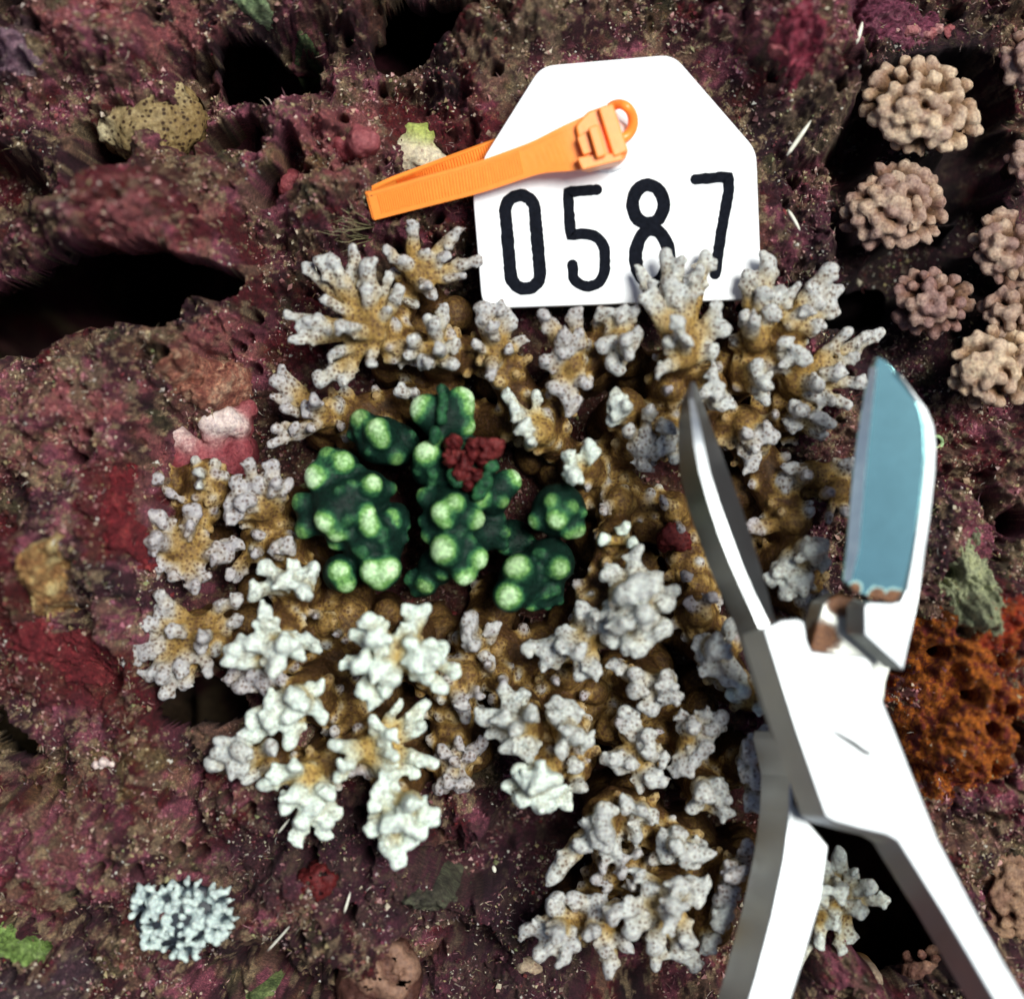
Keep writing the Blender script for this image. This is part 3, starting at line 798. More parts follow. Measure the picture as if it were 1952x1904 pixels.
def colony(defs, root, branch_name, rootpx, seed):
    rg = random.Random(seed)
    fld = Field(0.045, 0.07)
    owners = {0: ('base', None)}
    hubs = []
    oid = 1
    root_p = P(rootpx[0], rootpx[1], -1.0)
    for (zc, hx, hy, hzz, hr, pale, fs) in defs:
        if pale < .6: pale *= .85
        ox, oy, sc = ZC[zc]
        hub = P(ox + hx * sc, oy + hy * sc, hzz)
        hubs.append(hub)
        bid = oid; oid += 1
        owners[bid] = ('branch', None)
        R = min(hr, 30) * K * .85
        fld.cone(hub, hub + Vector((0, 0, -.15)), R, R * 1.05, .34, .2, pale, bid)
        for q in fs.split():
            v = [float(u) for u in q.split(',')]
            x, y, r = v[:3]; ex = v[3] if len(v) > 3 else 0.0
            r = r * sc * K * 0.92
            flat = P(ox + x * sc, oy + y * sc, hzz)
            d = (flat - hub).length
            zt = hzz + 0.40 - 0.30 * d + ex * 1.2 + rg.uniform(-.22, .16)
            tip = P(ox + x * sc, oy + y * sc, zt)
            fid = oid; oid += 1
            owners[fid] = ('branchlet', bid)
            if d > 0.25:
                mid = hub.lerp(tip, 0.55) + Vector((rg.uniform(-.05, .05), rg.uniform(-.05, .05), -0.12))
            else:
                mid = tip - Vector((0, 0, max(.2, (zt - hzz) * .6)))
            rb = min(R * .8, r * 1.0)
            tm = .52 if d > .6 else .62
            fld.cone(hub.lerp(mid, .15), mid, rb, r * .82, .30, tm, pale, fid)
            fld.cone(mid, tip, r * .82, r * rg.uniform(.58, .78), tm + .05, 1.06, pale, fid)
            ax_ = (tip - mid)
            ln = max(ax_.length, .01)
            for _ in range(rg.choice((5, 6, 7, 8))):
                t = rg.uniform(.25, 1.05)
                c = mid + ax_ * t
                dv = Vector((rg.gauss(0, 1), rg.gauss(0, 1), rg.uniform(.0, 1.3))).normalized()
                s_ = r * rg.uniform(.26, .46)
                fld.cone(c, c + dv * (r * .98 + s_ * .25), s_, s_ * .85, .5 + .35 * min(t, 1), .82 + .22 * min(t, 1), pale, fid)
    for i, hub in enumerate(hubs):
        dr = (hub - root_p).length
        best = None
        for j, h2 in enumerate(hubs):
            if j == i or (h2 - root_p).length > dr - .2: continue
            dd = (h2 - hub).length
            if best is None or dd < best[0]: best = (dd, h2)
        tgt = best[1] if best and best[0] < 2.6 else root_p
        r0 = rg.uniform(.24, .32)
        mid = hub.lerp(tgt, .5); mid.z = min(hub.z, tgt.z) - .55
        fld.cone(hub - Vector((0, 0, .25)), mid, r0, r0 * 1.15, .28, .12, .12, 0)
        fld.cone(mid, tgt - Vector((0, 0, .45)), r0 * 1.15, r0 * 1.1, .12, .2, .12, 0)
        for (a_, b_) in ((hub - Vector((0, 0, .25)), mid), (mid, tgt - Vector((0, 0, .45)))):
            for _ in range(9):
                c = a_.lerp(b_, rg.random()); an = rg.uniform(-1.5, 1.5)
                side_ = (b_ - a_).cross(Vector((0, 0, 1))).normalized()
                dv = side_ * math.sin(an) + Vector((0, 0, math.cos(an)))
                s_ = rg.uniform(.05, .10); L_ = r0 * 1.1 + rg.uniform(.0, .16)
                fld.cone(c, c + dv * L_, s_ * 1.3, s_, .2, .62 if rg.random() < .5 else .95, rg.uniform(0, .35), 0)
        foot = hub.lerp(root_p, .16); foot.z = -2.0
        fld.cone(hub - Vector((0, 0, .3)), foot, r0, .42, .22, .0, .1, 0)
        # low knobbly ledge between the branches
        for _ in range(3):
            a = rg.uniform(0, 6.28); rr = rg.uniform(.1, .4)
            c = hub.lerp(root_p, rg.uniform(.06, .22))
            c = Vector((c.x + rr * math.cos(a), c.y + rr * math.sin(a), rg.uniform(-.75, -.25)))
            fld.cone(c, c - Vector((0, 0, 1.4)), rg.uniform(.22, .34), .45, .30, .0, .0, 0)
    return split_thing(fld, root, owners, M['coral'], 0.028, 3.2, -2.4)

main = empty('branching_coral', P(1000, 1010, -1.6), 'large white-tipped brown branching coral in the middle, between the tag and the cutters', 'coral')
_, nf = colony(CL, main, 'branch', (1000, 1010), 3)
print('main colony faces', nf)
low = empty('branching_coral', P(1330, 1680, -1.6), 'lower pale branching coral colony at the bottom edge, behind the cutter handles', 'coral')
_, nf = colony(CL2, low, 'branch', (1320, 1640), 8)
print('lower colony faces', nf)

# ------------------------------------------------------------------ dark green knobbly corals
GZ0 = (507.5, 687.1, .34)
def green_thing(label, lobes, knobs, extra=None):
    c0 = P(GZ0[0] + lobes[0][0] * .34, GZ0[1] + lobes[0][1] * .34, -.5)
    root = empty('knobbly_coral', c0, label, 'coral', 'dark green knobbly corals')
    f = Field(0.04, 0.09)
    owners = {}
    oid = 0
    lc = []
    for (x, y, r, z) in lobes:
        p = P(GZ0[0] + x * .34, GZ0[1] + y * .34, z); R = r * .34 * K
        owners[oid] = ('lobe', None)
        R *= .90
        f.cone(p, p + Vector((0, 0, -.9)), R, R * .9, 0.15, 0.0, .8, oid)
        lc.append((p, R, oid)); oid += 1
    for kb in knobs:
        x, y, r = kb[:3]; pale = kb[3] if len(kb) > 3 else 1.0
        R = r * .34 * K
        q = P(GZ0[0] + x * .34, GZ0[1] + y * .34, 1.2)
        p, LR, lid = min(lc, key=lambda l: (Vector((q.x, q.y, 0)) - Vector((l[0].x, l[0].y, 0))).length - l[1])
        d = math.hypot(q.x - p.x, q.y - p.y)
        zz = p.z + math.sqrt(max(LR * LR - d * d, 0.0)) * .85 + R * .65 - max(0, d - LR) * .5
        c = P(GZ0[0] + x * .34, GZ0[1] + y * .34, zz)
        dirv = (c - p).normalized()
        owners[oid] = ('knob', lid)
        f.cone(p.lerp(c, .4), c - dirv * R * .5, R * 1.12, R * 1.06, .1, .4, pale, oid)
        f.cone(c - dirv * R * .45, c - dirv * R * .05, R * .95, R * .84, .60, 1.18, pale, oid)
        oid += 1
    rq = random.Random(len(knobs))
    for _ in range(len(lobes) * 7):
        p, LR, lid = rq.choice(lc)
        a = rq.uniform(0, 6.28); d = LR * rq.uniform(.3, 1.0); R = rq.uniform(.05, .09)
        c = Vector((p.x + d * math.cos(a), p.y + d * math.sin(a), p.z + math.sqrt(max(LR * LR - d * d, 0)) * .95 + R * .3))
        if any((Vector((c.x, c.y, 0)) - Vector((P(GZ0[0] + k[0] * .34, GZ0[1] + k[1] * .34, 1.2).x, P(GZ0[0] + k[0] * .34, GZ0[1] + k[1] * .34, 1.2).y, 0))).length < (k[2] * .34 * K + R) * .95 for k in knobs): continue
        owners[oid] = ('knob', lid)
        f.cone(c - Vector((0, 0, R)), c, R * 1.15, R, .2, .5, .4, oid)
        f.cone(c, c + (c - p).normalized() * R * .4, R * .9, R * .8, .65, rq.uniform(.85, 1.08), rq.uniform(.0, .9), oid)
        oid += 1
    if extra: extra(f, owners, root)
    objs, n_ = split_thing(f, root, owners, M['green'], 0.015, 5, -1.6)
    return root

green_thing('widest dark green coral with pale green knobs, leftmost of the green cluster',
  [(430, 820, 200, .95), (600, 1000, 190, .95), (300, 860, 140, .8), (560, 740, 140, .95), (420, 1190, 115, .85), (640, 1170, 125, .95), (400, 620, 140, .75), (720, 880, 90, .9)],
  [(340, 530, 52, .5), (430, 575, 68), (290, 655, 88), (185, 790, 52, .3), (210, 950, 55, .3), (335, 900, 70), (395, 965, 58, .7), (395, 1020, 50, .7), (590, 700, 62, .9), (560, 860, 62), (585, 930, 62), (710, 870, 42), (715, 920, 40), (410, 1180, 68), (450, 1250, 55, .8), (600, 1180, 78), (680, 1170, 78), (640, 1230, 60), (480, 700, 30, .1), (700, 720, 35, .2)])
green_thing('small dark green coral with dull green knobs, at the upper left of its cluster',
  [(640, 450, 150, .8), (740, 470, 130, .65), (560, 390, 100, .75)],
  [(525, 330, 62, .3), (620, 385, 68, .75), (645, 440, 55, .6), (725, 535, 55, .25)])
green_thing('tall dark green coral with the red-brown patch on it, middle one of the green cluster',
  [(1040, 860, 170, 1.1), (1000, 330, 140, .95), (1080, 1060, 170, 1.0), (930, 600, 130, .9), (1260, 760, 120, .95), (960, 1150, 120, .8), (1130, 560, 150, .9), (1250, 960, 110, .8), (880, 1240, 95, .6)],
  [(880, 270, 88), (1095, 215, 80), (1110, 270, 60), (1120, 370, 58, .8), (900, 525, 78, .9), (880, 760, 48, .3), (985, 850, 66, .9), (1060, 800, 60, .7), (1010, 900, 46), (1170, 890, 62, .6), (1375, 670, 68), (1210, 770, 56, .8), (1310, 880, 32, .2), (910, 985, 46, .6), (1000, 1060, 88, .7), (1185, 1110, 66), (1110, 1200, 70), (1150, 1010, 25, .2), (990, 1195, 40, .3), (895, 1250, 60, .3), (1335, 965, 34, .1), (1325, 790, 38, .2), (960, 430, 40, .3)])
green_thing('dark green coral with two ringed knobs at its lower end, rightmost of the green cluster',
  [(1640, 840, 165, 1.0), (1440, 1220, 150, .9), (1590, 1130, 150, .8), (1560, 1280, 120, .7), (1380, 1000, 120, .3), (1370, 1310, 95, .9)],
  [(1600, 790, 46, .5), (1710, 820, 42, .4), (1630, 890, 62, .9), (1510, 900, 48, .5), (1740, 950, 52, .5), (1690, 960, 40, .4), (1410, 1165, 84, .55), (1640, 1160, 68, .5), (1360, 1320, 84, .8), (1480, 1360, 52), (1500, 1310, 38, .4), (1555, 1210, 26, .2), (1480, 1010, 30, .2), (1570, 1310, 26, .2), (1345, 965, 36, .2)])

# red-brown growth on the middle green coral
def blob_thing(name, label, cat, mat, prims, vox=.04, k=.08, rough=.03, rfreq=5, part='lump', group=None, clipz=-1.5):
    """prims: (x,y,z,r(picture units),tip,pale[,depth])"""
    root = empty(name, P(prims[0][0], prims[0][1], prims[0][2] - .5), label, cat, group)
    f = Field(vox, k); owners = {}
    for i, q in enumerate(prims):
        x, y, z, r, t, pl = q[:6]; dep = q[6] if len(q) > 6 else .5
        owners[i] = (part, None)
        R = r * K
        f.cone(P(x, y, z), P(x, y, z) - Vector((0, 0, dep)), R, R, t, t * .35, pl, i)
    split_thing(f, root, owners, mat, rough, rfreq, clipz)
    return root
rp = random.Random(4)
pr = []
for _ in range(85):
    u, v = rp.random(), rp.random()
    x = 1010 + 300 * u; top = 430 + 30 * u; bot = 460 + 260 * (1 - abs(u - .42) / .62)
    y = top + (bot - top) * v
    pr.append((GZ0[0] + x * .34, GZ0[1] + y * .34, 1.55 + rp.uniform(-.1, .12), rp.uniform(4, 9), rp.uniform(.3, 1.0), rp.uniform(0, .6), .5))
blob_thing('encrusting_sponge', 'small dark red crumbly growth on top of the middle green coral', 'sponge', M['redspongy'], pr, .03, .02, .05, 12)
# grey green film strands on the middle green coral
pr = [(GZ0[0] + x * .34, GZ0[1] + y * .34, z, r * .34, t, .9) for x, y, z, r, t in
      [(985, 160, 1.35, 26, .66), (990, 215, 1.45, 26, .7), (985, 270, 1.5, 28, .68), (985, 330, 1.5, 28, .7), (950, 400, 1.45, 28, .68), (940, 440, 1.4, 26, .7),
       (1040, 640, 1.45, 36, .72), (1070, 690, 1.5, 30, .7), (1260, 590, 1.45, 40, .72), (1230, 680, 1.5, 45, .7), (1190, 740, 1.5, 40, .72)]]
blob_thing('algal_film', 'grey-green film strands over the upper half of the middle green coral', 'algae', M['green'], pr, .035, .08, .03, 8, 'strand')

# ------------------------------------------------------------------ tan knobby corals at the right
def knobby(label, cx, cy, rx, ry, z, seed, rk=17, dens=1.0, pale=.6, mat='knobby', ang=0, group='tan knobby corals on the right', depth=1.2, dome=.8):
    root = empty('knobby_coral', P(cx, cy, z - depth), label, 'coral', group)
    rg = random.Random(seed)
    rk = rk * .86
    f = Field(0.05, .06); owners = {0: ('base', None)}
    pts = []
    tries = 0
    want = int(dens * 1.1 * rx * ry * 3.14 / (rk * rk * 3.1))
    ca, sa = math.cos(math.radians(ang)), math.sin(math.radians(ang))
    while len(pts) < want and tries < 4000:
        tries += 1
        u, v = rg.uniform(-1, 1), rg.uniform(-1, 1)
        if u * u + v * v > 1: continue
        if rg.random() < .35 * (u * u + v * v): continue
        x = cx + (u * rx) * ca - (v * ry) * sa; y = cy + (u * rx) * sa + (v * ry) * ca
        if any((x - a) ** 2 + (y - b_) ** 2 < (rk * 1.45) ** 2 for a, b_, *_ in pts): continue
        pts.append((x, y, math.sqrt(u * u + v * v)))
    c0 = P(cx, cy, z - .55)
    mR = min(rx, ry) * K * .62
    e = Vector((ca, -sa, 0)) * ((max(rx, ry) - min(rx, ry)) * K * .8)
    if ry > rx: e = Vector((sa, ca, 0)) * ((ry - rx) * K * .8)
    f.cone(c0 - e, c0 + e, mR, mR, .15, .15, pale * .5, 0)
    f.cone(c0, c0 - Vector((0, 0, depth)), mR, mR * .8, .1, .0, 0, 0)
    for i, (x, y, q) in enumerate(pts):
        zz = z + dome * (math.sqrt(max(0, 1 - q * q)) - .75)
        r = rk * K * rg.uniform(.66, 1.15)
        tp = P(x, y, zz)
        st = c0.lerp(tp, .45)
        owners[i + 1] = ('knob', None)
        pl = min(1, max(0, pale * .95 + rg.uniform(-.3, .25)))
        f.cone(st, tp - (tp - st).normalized() * r * .6, r * .8, r * .9, .15, .5, pl, i + 1)
        f.cone(tp - (tp - st).normalized() * r * .5, tp, r * .95, r * .85, .65, 1.0, pl, i + 1)
        for _ in range(3):
            dv = Vector((rg.gauss(0, 1), rg.gauss(0, 1), rg.uniform(-.2, 1))).normalized()
            f.cone(tp, tp + dv * r * .75 - Vector((0, 0, r * .2)), r * .45, r * .42, .8, .95, pl, i + 1)
    split_thing(f, root, owners, M[mat], .03, 5, z - depth - .3)
    return root
knobby('cream knobby coral at the upper right, its brightest knobs yellowish', 1757, 205, 112, 88, .75, 1, 17, 1.0, .75, ang=18)
knobby('duller tan knobby coral below the bright cream one', 1705, 395, 100, 82, .45, 2, 16, .95, .42, ang=-10)
knobby('small pinkish brown knobby coral right of the tag, beneath the tan one', 1775, 575, 76, 60, .35, 3, 15, 1.2, .12)
knobby('tan knobby coral cut by the right edge, upright above the lowest cream one', 1915, 475, 62, 70, .45, 4, 16, 1.0, .4)
knobby('sliver of pinkish knobby coral cut by the right edge near the top corner', 1952, 118, 38, 52, .5, 5, 17, 1.1, .25)
knobby('small brown knobby coral cut by the right edge above the middle', 1955, 312, 36, 42, .4, 6, 15, 1.1, .2)
knobby('lowest cream knobby coral on the right, above and beside the blue blade', 1895, 700, 86, 78, .75, 7, 17, 1.05, .82)
knobby('loose open tan knobby coral at the right edge between its two cream neighbours', 1925, 600, 55, 55, .4, 8, 14, .8, .35)
knobby('red-brown finely bumpy coral at the lower right edge', 1935, 1715, 72, 115, .55, 9, 14, 1.3, .45, 'brown_bumpy', group='red-brown bumpy corals')
knobby('dark red-brown bumpy coral under the right cutter handle at the bottom edge', 1765, 1870, 60, 62, .15, 10, 12, 1.3, .1, 'brown_bumpy', group='red-brown bumpy corals')
knobby('finely bumpy brown coral in the lower right corner of the picture', 1900, 1890, 70, 50, .2, 12, 13, 1.3, .3, 'brown_bumpy', group='red-brown bumpy corals')
blob_thing('coral_nub', 'smooth yellowish rounded nub between the two handles at the bottom edge', 'coral', M['knobby'],
           [(1655, 1868, .35, 27, .95, .9, .9), (1650, 1895, .25, 30, .8, .6, .9)], .05, .15, .02, 3)

# ------------------------------------------------------------------ other growth on the rock
def g3(x, y, dz): 
    p = ground(x, y); return p.z + dz
def on_ground(items, dz=0.0):
    out = []
    for (x, y, r, t, pl, *rest) in items:
        out.append((x, y, g3(x, y, dz) + (rest[0] if rest else 0), r, t, pl, .6))
    return out
zb = g3(390, 860, 0.25)
blob_thing('coralline_crust', 'pink coralline lump with chalky white crests, left of the green corals', 'coralline algae', M['pinkcrust'],
  [(345, 875, zb, 32, .45, .3, .8), (390, 880, zb, 36, .5, .6, .8), (430, 890, zb - .1, 36, .45, .2, .8), (455, 930, zb - .25, 30, .3, .2, .8),
   (335, 830, zb + .15, 22, .95, .9, .7), (360, 845, zb + .2, 18, .85, .8, .7), (400, 805, zb + .3, 22, 1.0, 1, .7), (430, 800, zb + .3, 24, 1.05, 1, .7),
   (455, 812, zb + .2, 20, .9, .8, .7), (410, 830, zb + .15, 22, .75, .6, .7), (460, 860, zb, 26, .5, .2, .7), (400, 930, zb - .3, 30, .35, .1, .8), (470, 780, zb, 18, .55, .3, .7)], .045, .14, .035, 6)
zb = g3(290, 225, -0.15)
blob_thing('honeycomb_coral', 'olive honeycomb coral dome pitted with dark holes, at the upper left', 'coral', M['honeycomb'],
  [(285, 230, zb - .25, 82, .6, .4, .8), (240, 200, zb - .1, 48, .6, .5, .8), (340, 235, zb - .15, 52, .5, .3, .8), (275, 175, zb + .1, 34, .8, .6, .8), (300, 270, zb - .1, 46, .5, .4, .8), (220, 240, zb - .1, 34, .9, .7, .8), (330, 190, zb, 30, .7, .5, .8), (250, 270, zb - .1, 30, .6, .3, .8)], .045, .14, .09, 4)
zb = g3(795, 285, 0.1)
blob_thing('coral_rubble', 'pale stubby coral rubble with a yellow-green cap, above the orange cable tie', 'rubble', M['rubble'],
  [(775, 285, zb, 27, .9, .0, .8), (810, 300, zb - .05, 30, .95, 0, .8), (790, 258, zb + .02, 24, .9, .9, .8), (815, 262, zb - .05, 20, .8, 1., .8), (835, 318, zb - .2, 24, .7, 0, .8), (765, 318, zb - .1, 20, .9, 0, .8)], .04, .14, .05, 5)
zb = g3(613, 1682, 0.08)
rg = random.Random(31); pr = []
for _ in range(60):
    a = rg.uniform(0, 6.28); q = rg.random() ** .6
    pr.append((602 + 33 * q * math.cos(a), 1685 + 30 * q * math.sin(a), zb + .12 * (1 - q * q) - .05, rg.uniform(5, 10), rg.uniform(.4, 1.0) * (1.1 - .4 * q), rg.uniform(0, .6)))
blob_thing('sponge', 'rounded dull red sponge on the dark rock at the bottom left', 'sponge', M['redspongy'], pr, .035, .06, .05, 10)
zb = g3(720, 1860, -.42)
arcs = []
rg = random.Random(6)
for (ax0, ay0, ar, a0_, a1_) in ((735, 1830, 26, -1.6, .9), (700, 1822, 20, 2.2, 4.6), (745, 1870, 24, -.2, 2.2), (712, 1862, 18, 2.8, 5.2), (690, 1845, 16, .5, 2.8), (765, 1850, 20, -1.2, .8), (720, 1890, 20, 3.6, 6.0)):
    for k in range(12):
        a = a0_ + (a1_ - a0_) * k / 11
        x_, y_ = ax0 + ar * math.cos(a), ay0 + ar * math.sin(a)
        dd = min(1, math.hypot(x_ - 722, y_ - 1860) / 75)
        arcs.append((x_, y_, zb + .60 - .42 * dd * dd, 4.5, 1.0, .25, .5))
blob_thing('brain_coral', 'brown low dome coral with curved yellowish ridges, at the bottom edge', 'coral', M['brown_bumpy'],
  [(715, 1855, zb, 62, .45, .0, .7), (690, 1885, zb, 50, .4, .1, .7), (750, 1880, zb, 50, .4, .1, .7), (735, 1825, zb, 44, .4, .1, .7)] + arcs, .045, .12, .06, 5)
zb = g3(1075, 1845, 0)
blob_thing('coral_rubble', 'small pinkish grey knob on the dark rock left of the lower colony', 'rubble', M['rubble'],
  [(1000, 1840, zb, 18, .6, 0, .5), (1018, 1846, zb, 15, .5, 0, .5)], .04, .08, .04, 7)
blob_thing('coral_rubble', 'pink knobby rubble beside the dark hole above the orange tie loop', 'rubble', M['pinkcrust'],
  [(690, 270, g3(690, 270, 0) , 30, .6, .3, .5), (660, 280, g3(660, 280, 0), 24, .5, .2, .5), (640, 262, g3(640, 262, 0), 22, .6, .3, .5)], .04, .12, .05, 6)
blob_thing('tube_growth', 'pinkish round tube mouth on the rock left of the orange tie', 'growth', M['pinkcrust'],
  [(555, 350, g3(555, 350, .1), 26, .55, .1, .6), (560, 375, g3(560, 375, .1), 22, .5, .1, .6), (545, 330, g3(545, 330, .05), 18, .6, .2, .6)], .04, .1, .05, 6)

# crusts: thin lumpy sheets lying on the rock
def crust(name, label, cat, cx, cy, rx, ry, stops, ang=0, seed=1, th=.07, rough=.8):
    nn = int(max(rx, ry) * 2.6 * K / .035)
    u = np.linspace(-1.3, 1.3, nn)
    U, Vv = np.meshgrid(u, u, indexing='ij')
    ca, sa = math.cos(math.radians(ang)), math.sin(math.radians(ang))
    c = ground(cx, cy)
    f = (CH - c.z) / CH * K
    lx, ly = U * rx * f, Vv * ry * f
    X = c.x + lx * ca - ly * sa; Y = c.y + lx * sa + ly * ca
    d = np.sqrt(U ** 2 + Vv ** 2) + 2.2 * (fbm(X, Y, 1.9, 6, 600 + seed, .68) - .5)
    lump = .06 * fbm(X, Y, 4, 4, 700 + seed, .65) + .04 * (1 - worley(X * 7, Y * 7, seed))
    Z = hfun(X, Y) + (th + lump) * sstep(1.05, .60, d) - .10 * sstep(.85, 1.1, d)
    keep = (d < 1.08)
    ii = np.arange(nn * nn).reshape(nn, nn)
    q = np.stack([ii[:-1, :-1], ii[1:, :-1], ii[1:, 1:], ii[:-1, 1:]], -1).reshape(-1, 4)
    kq = keep.ravel()[q].all(1)
    q = q[kq]
    if len(q) < 4: return
    Vx = np.stack([X.ravel() - c.x, Y.ravel() - c.y, Z.ravel() - c.z], 1)
    us, inv = np.unique(q, return_inverse=True)
    me = np_mesh(name, Vx[us], inv.reshape(-1, 4), True)
    o = link_mesh(name, me, crust_mat(name + ' skin', stops, rough), None, c)
    tag(o, label, cat)
crust('encrusting_sponge', 'orange and rust-red sponge crust on the rock right of the cutter joint', 'sponge', 1828, 1345, 125, 165,
      [(.36, (.09, .010, .010)), (.44, (.14, .016, .010)), (.52, (.40, .115, .008)), (.60, (.18, .032, .012)), (.68, (.12, .02, .015))], 0, 1, .02)
crust('encrusting_sponge', 'bright red sponge crust at the right edge, above the orange one', 'sponge', 1900, 1200, 60, 60,
      [(.36, (.14, .010, .008)), (.5, (.28, .03, .008)), (.62, (.32, .07, .01))], 0, 2, .02)
crust('coralline_crust', 'pale grey-green coralline crust strip right of the white cutter edge', 'coralline algae', 1845, 1120, 46, 100,
      [(.36, (.14, .13, .08)), (.5, (.30, .33, .20)), (.62, (.44, .46, .26))], 12, 3, .1)
crust('coralline_crust', 'magenta coralline crust at the top edge, above the right side of the tag', 'coralline algae', 1525, 50, 45, 85,
      [(.36, (.10, .010, .022)), (.5, (.22, .025, .05)), (.65, (.30, .08, .11))], -10, 4, .05)
crust('coralline_crust', 'dull purple crust along the top edge near the upper right corner', 'coralline algae', 1690, 20, 120, 36,
      [(.36, (.10, .015, .04)), (.5, (.18, .045, .08)), (.65, (.27, .12, .15))], 0, 5, .05)
crust('algal_film', 'bright green algal patch at the left edge near the bottom', 'algae', 42, 1795, 55, 22,
      [(.36, (.06, .10, .02)), (.5, (.20, .32, .08)), (.62, (.33, .46, .17))], -18, 6, .06)
crust('algal_film', 'grey-green algal patch at the top edge beside the dark hole', 'algae', 495, 30, 40, 26,
      [(.36, (.08, .12, .06)), (.5, (.20, .27, .14)), (.62, (.36, .46, .26))], -35, 7, .05)
crust('algal_film', 'small dull green leaf-like patch between the two dark holes at the top', 'algae', 595, 128, 36, 34,
      [(.36, (.04, .07, .03)), (.5, (.10, .15, .06)), (.62, (.18, .22, .10))], 20, 8, .05)
crust('red_turf', 'velvety dark red crust curving round the left branches of the big coral', 'algae', 232, 990, 34, 100,
      [(.36, (.08, .006, .010)), (.5, (.16, .012, .018)), (.65, (.25, .04, .04))], 12, 9, .06)
crust('red_turf', 'dark red velvety crust at the far left, round the tan ribbed patch', 'algae', 110, 1240, 100, 50,
      [(.36, (.08, .006, .010)), (.5, (.15, .014, .020)), (.65, (.26, .05, .05))], -35, 10, .06)
crust('coralline_crust', 'tan and rust ribbed patch ringed by dark red crust at the far left', 'coralline algae', 90, 1100, 48, 68,
      [(.36, (.14, .045, .02)), (.5, (.34, .19, .07)), (.62, (.52, .42, .20))], 0, 11, .14)
crust('coralline_crust', 'red-brown speckled lump with a pale top above the pink coralline lump', 'coralline algae', 408, 715, 72, 52,
      [(.36, (.15, .03, .025)), (.5, (.30, .12, .08)), (.62, (.46, .30, .20))], 0, 12, .12)
crust('coralline_crust', 'mauve coralline crust in the upper left corner', 'coralline algae', 38, 120, 44, 50,
      [(.36, (.10, .045, .075)), (.5, (.22, .13, .17)), (.62, (.34, .26, .28))], 0, 13, .06)
crust('algal_film', 'thin green smear at the bottom edge left of the brown dome coral', 'algae', 505, 1880, 32, 16,
      [(.36, (.05, .08, .03)), (.5, (.15, .20, .07)), (.62, (.26, .30, .12))], 25, 14, .05)
crust('algal_film', 'dull grey-green patch on the dark rock below the brightest branch', 'algae', 830, 1690, 60, 22,
      [(.36, (.035, .03, .025)), (.5, (.07, .065, .045)), (.62, (.12, .13, .08))], 5, 15, .04)

# curved ridges on the brown dome coral are small raised arcs
def tube_mesh(name, pts, rads, seg=8, closed=False):
    vs, fs = [], []
    nP = len(pts)
    for i, p in enumerate(pts):
        a = pts[max(i - 1, 0)]; b_ = pts[min(i + 1, nP - 1)]
        t = (Vector(b_) - Vector(a)).normalized()
        up = Vector((0, 0, 1)) if abs(t.z) < .9 else Vector((1, 0, 0))
        s1 = t.cross(up).normalized(); s2 = s1.cross(t).normalized()
        for j in range(seg):
            an = 6.28318 * j / seg
            vs.append(Vector(p) + (s1 * math.cos(an) + s2 * math.sin(an)) * rads[i])
    for i in range(nP - 1):
        for j in range(seg):
            fs.append((i * seg + j, i * seg + (j + 1) % seg, (i + 1) * seg + (j + 1) % seg, (i + 1) * seg + j))
    fs.append(tuple(range(seg))[::-1]); fs.append(tuple((nP - 1) * seg + j for j in range(seg)))
    me = bpy.data.meshes.new(name)
    me.from_pydata([tuple(v) for v in vs], [], fs)
    me.polygons.foreach_set('use_smooth', [True] * len(fs))
    me.update()
    return me

# white and black leafy coral: small corallites, each with radiating septa
def leafy():
    root = empty('leafy_coral', ground(350, 1745, .16), 'small white leafy coral with blue-black furrows at the bottom left', 'coral')
    L = root.location
    rg = random.Random(77)
    # dark base cushion
    bm = bmesh.new()
    bmesh.ops.create_icosphere(bm, subdivisions=4, radius=1)
    for v in bm.verts:
        nz = mnoise.noise(v.co * 1.7) * .25 + 1
        v.co = Vector((v.co.x * .72 * nz, v.co.y * .50 * nz, v.co.z * .22))
        x, y = v.co.x, v.co.y
        v.co.x = x * math.cos(.25) - y * math.sin(.25); v.co.y = x * math.sin(.25) + y * math.cos(.25)
    me = bpy.data.meshes.new('base'); bm.to_mesh(me); bm.free()
    for p_ in me.polygons: p_.use_smooth = True
    link_mesh('base', me, M['darkbase'], root)
    cents = [(-.42, -.12, .28), (.02, .05, .34), (.40, .22, .30), (-.10, -.38, .28), (.34, -.22, .28), (-.62, .18, .24), (.10, .40, .26), (.68, .02, .22), (-.22, .30, .24), (.18, -.02, .24), (-.30, .10, .2), (.62, .30, .2), (-.5, -.32, .2), (.10, -.5, .2), (-.55, .38, .18), (.55, -.2, .2)]
    f = Field(.028, .035); owners = {}
    for ci, (cx, cy, rr) in enumerate(cents):
        owners[ci] = ('corallite', None)
        ns = rg.randint(7, 9)
        for i in range(ns):
            a = 6.283 * i / ns + rg.uniform(-.15, .15)
            d = Vector((math.cos(a), math.sin(a), 0)); r1 = rr * rg.uniform(.8, 1.25)
            p0 = L + Vector((cx, cy, .12)) + d * rr * .2
            p1 = L + Vector((cx, cy, .20 + rg.uniform(.0, .12))) + d * r1 * .72
            p2 = L + Vector((cx, cy, .12)) + d * r1
            w_ = rg.uniform(.75, 1.1)
            f.cone(p0, p1, .020 * w_, .048 * w_, .0, .95, .5, ci)
            f.cone(p1, p2, .048 * w_, .030 * w_, 1.0, .9, .5, ci)
    split_thing(f, root, owners, M['leafy'], .012, 9)
leafy()

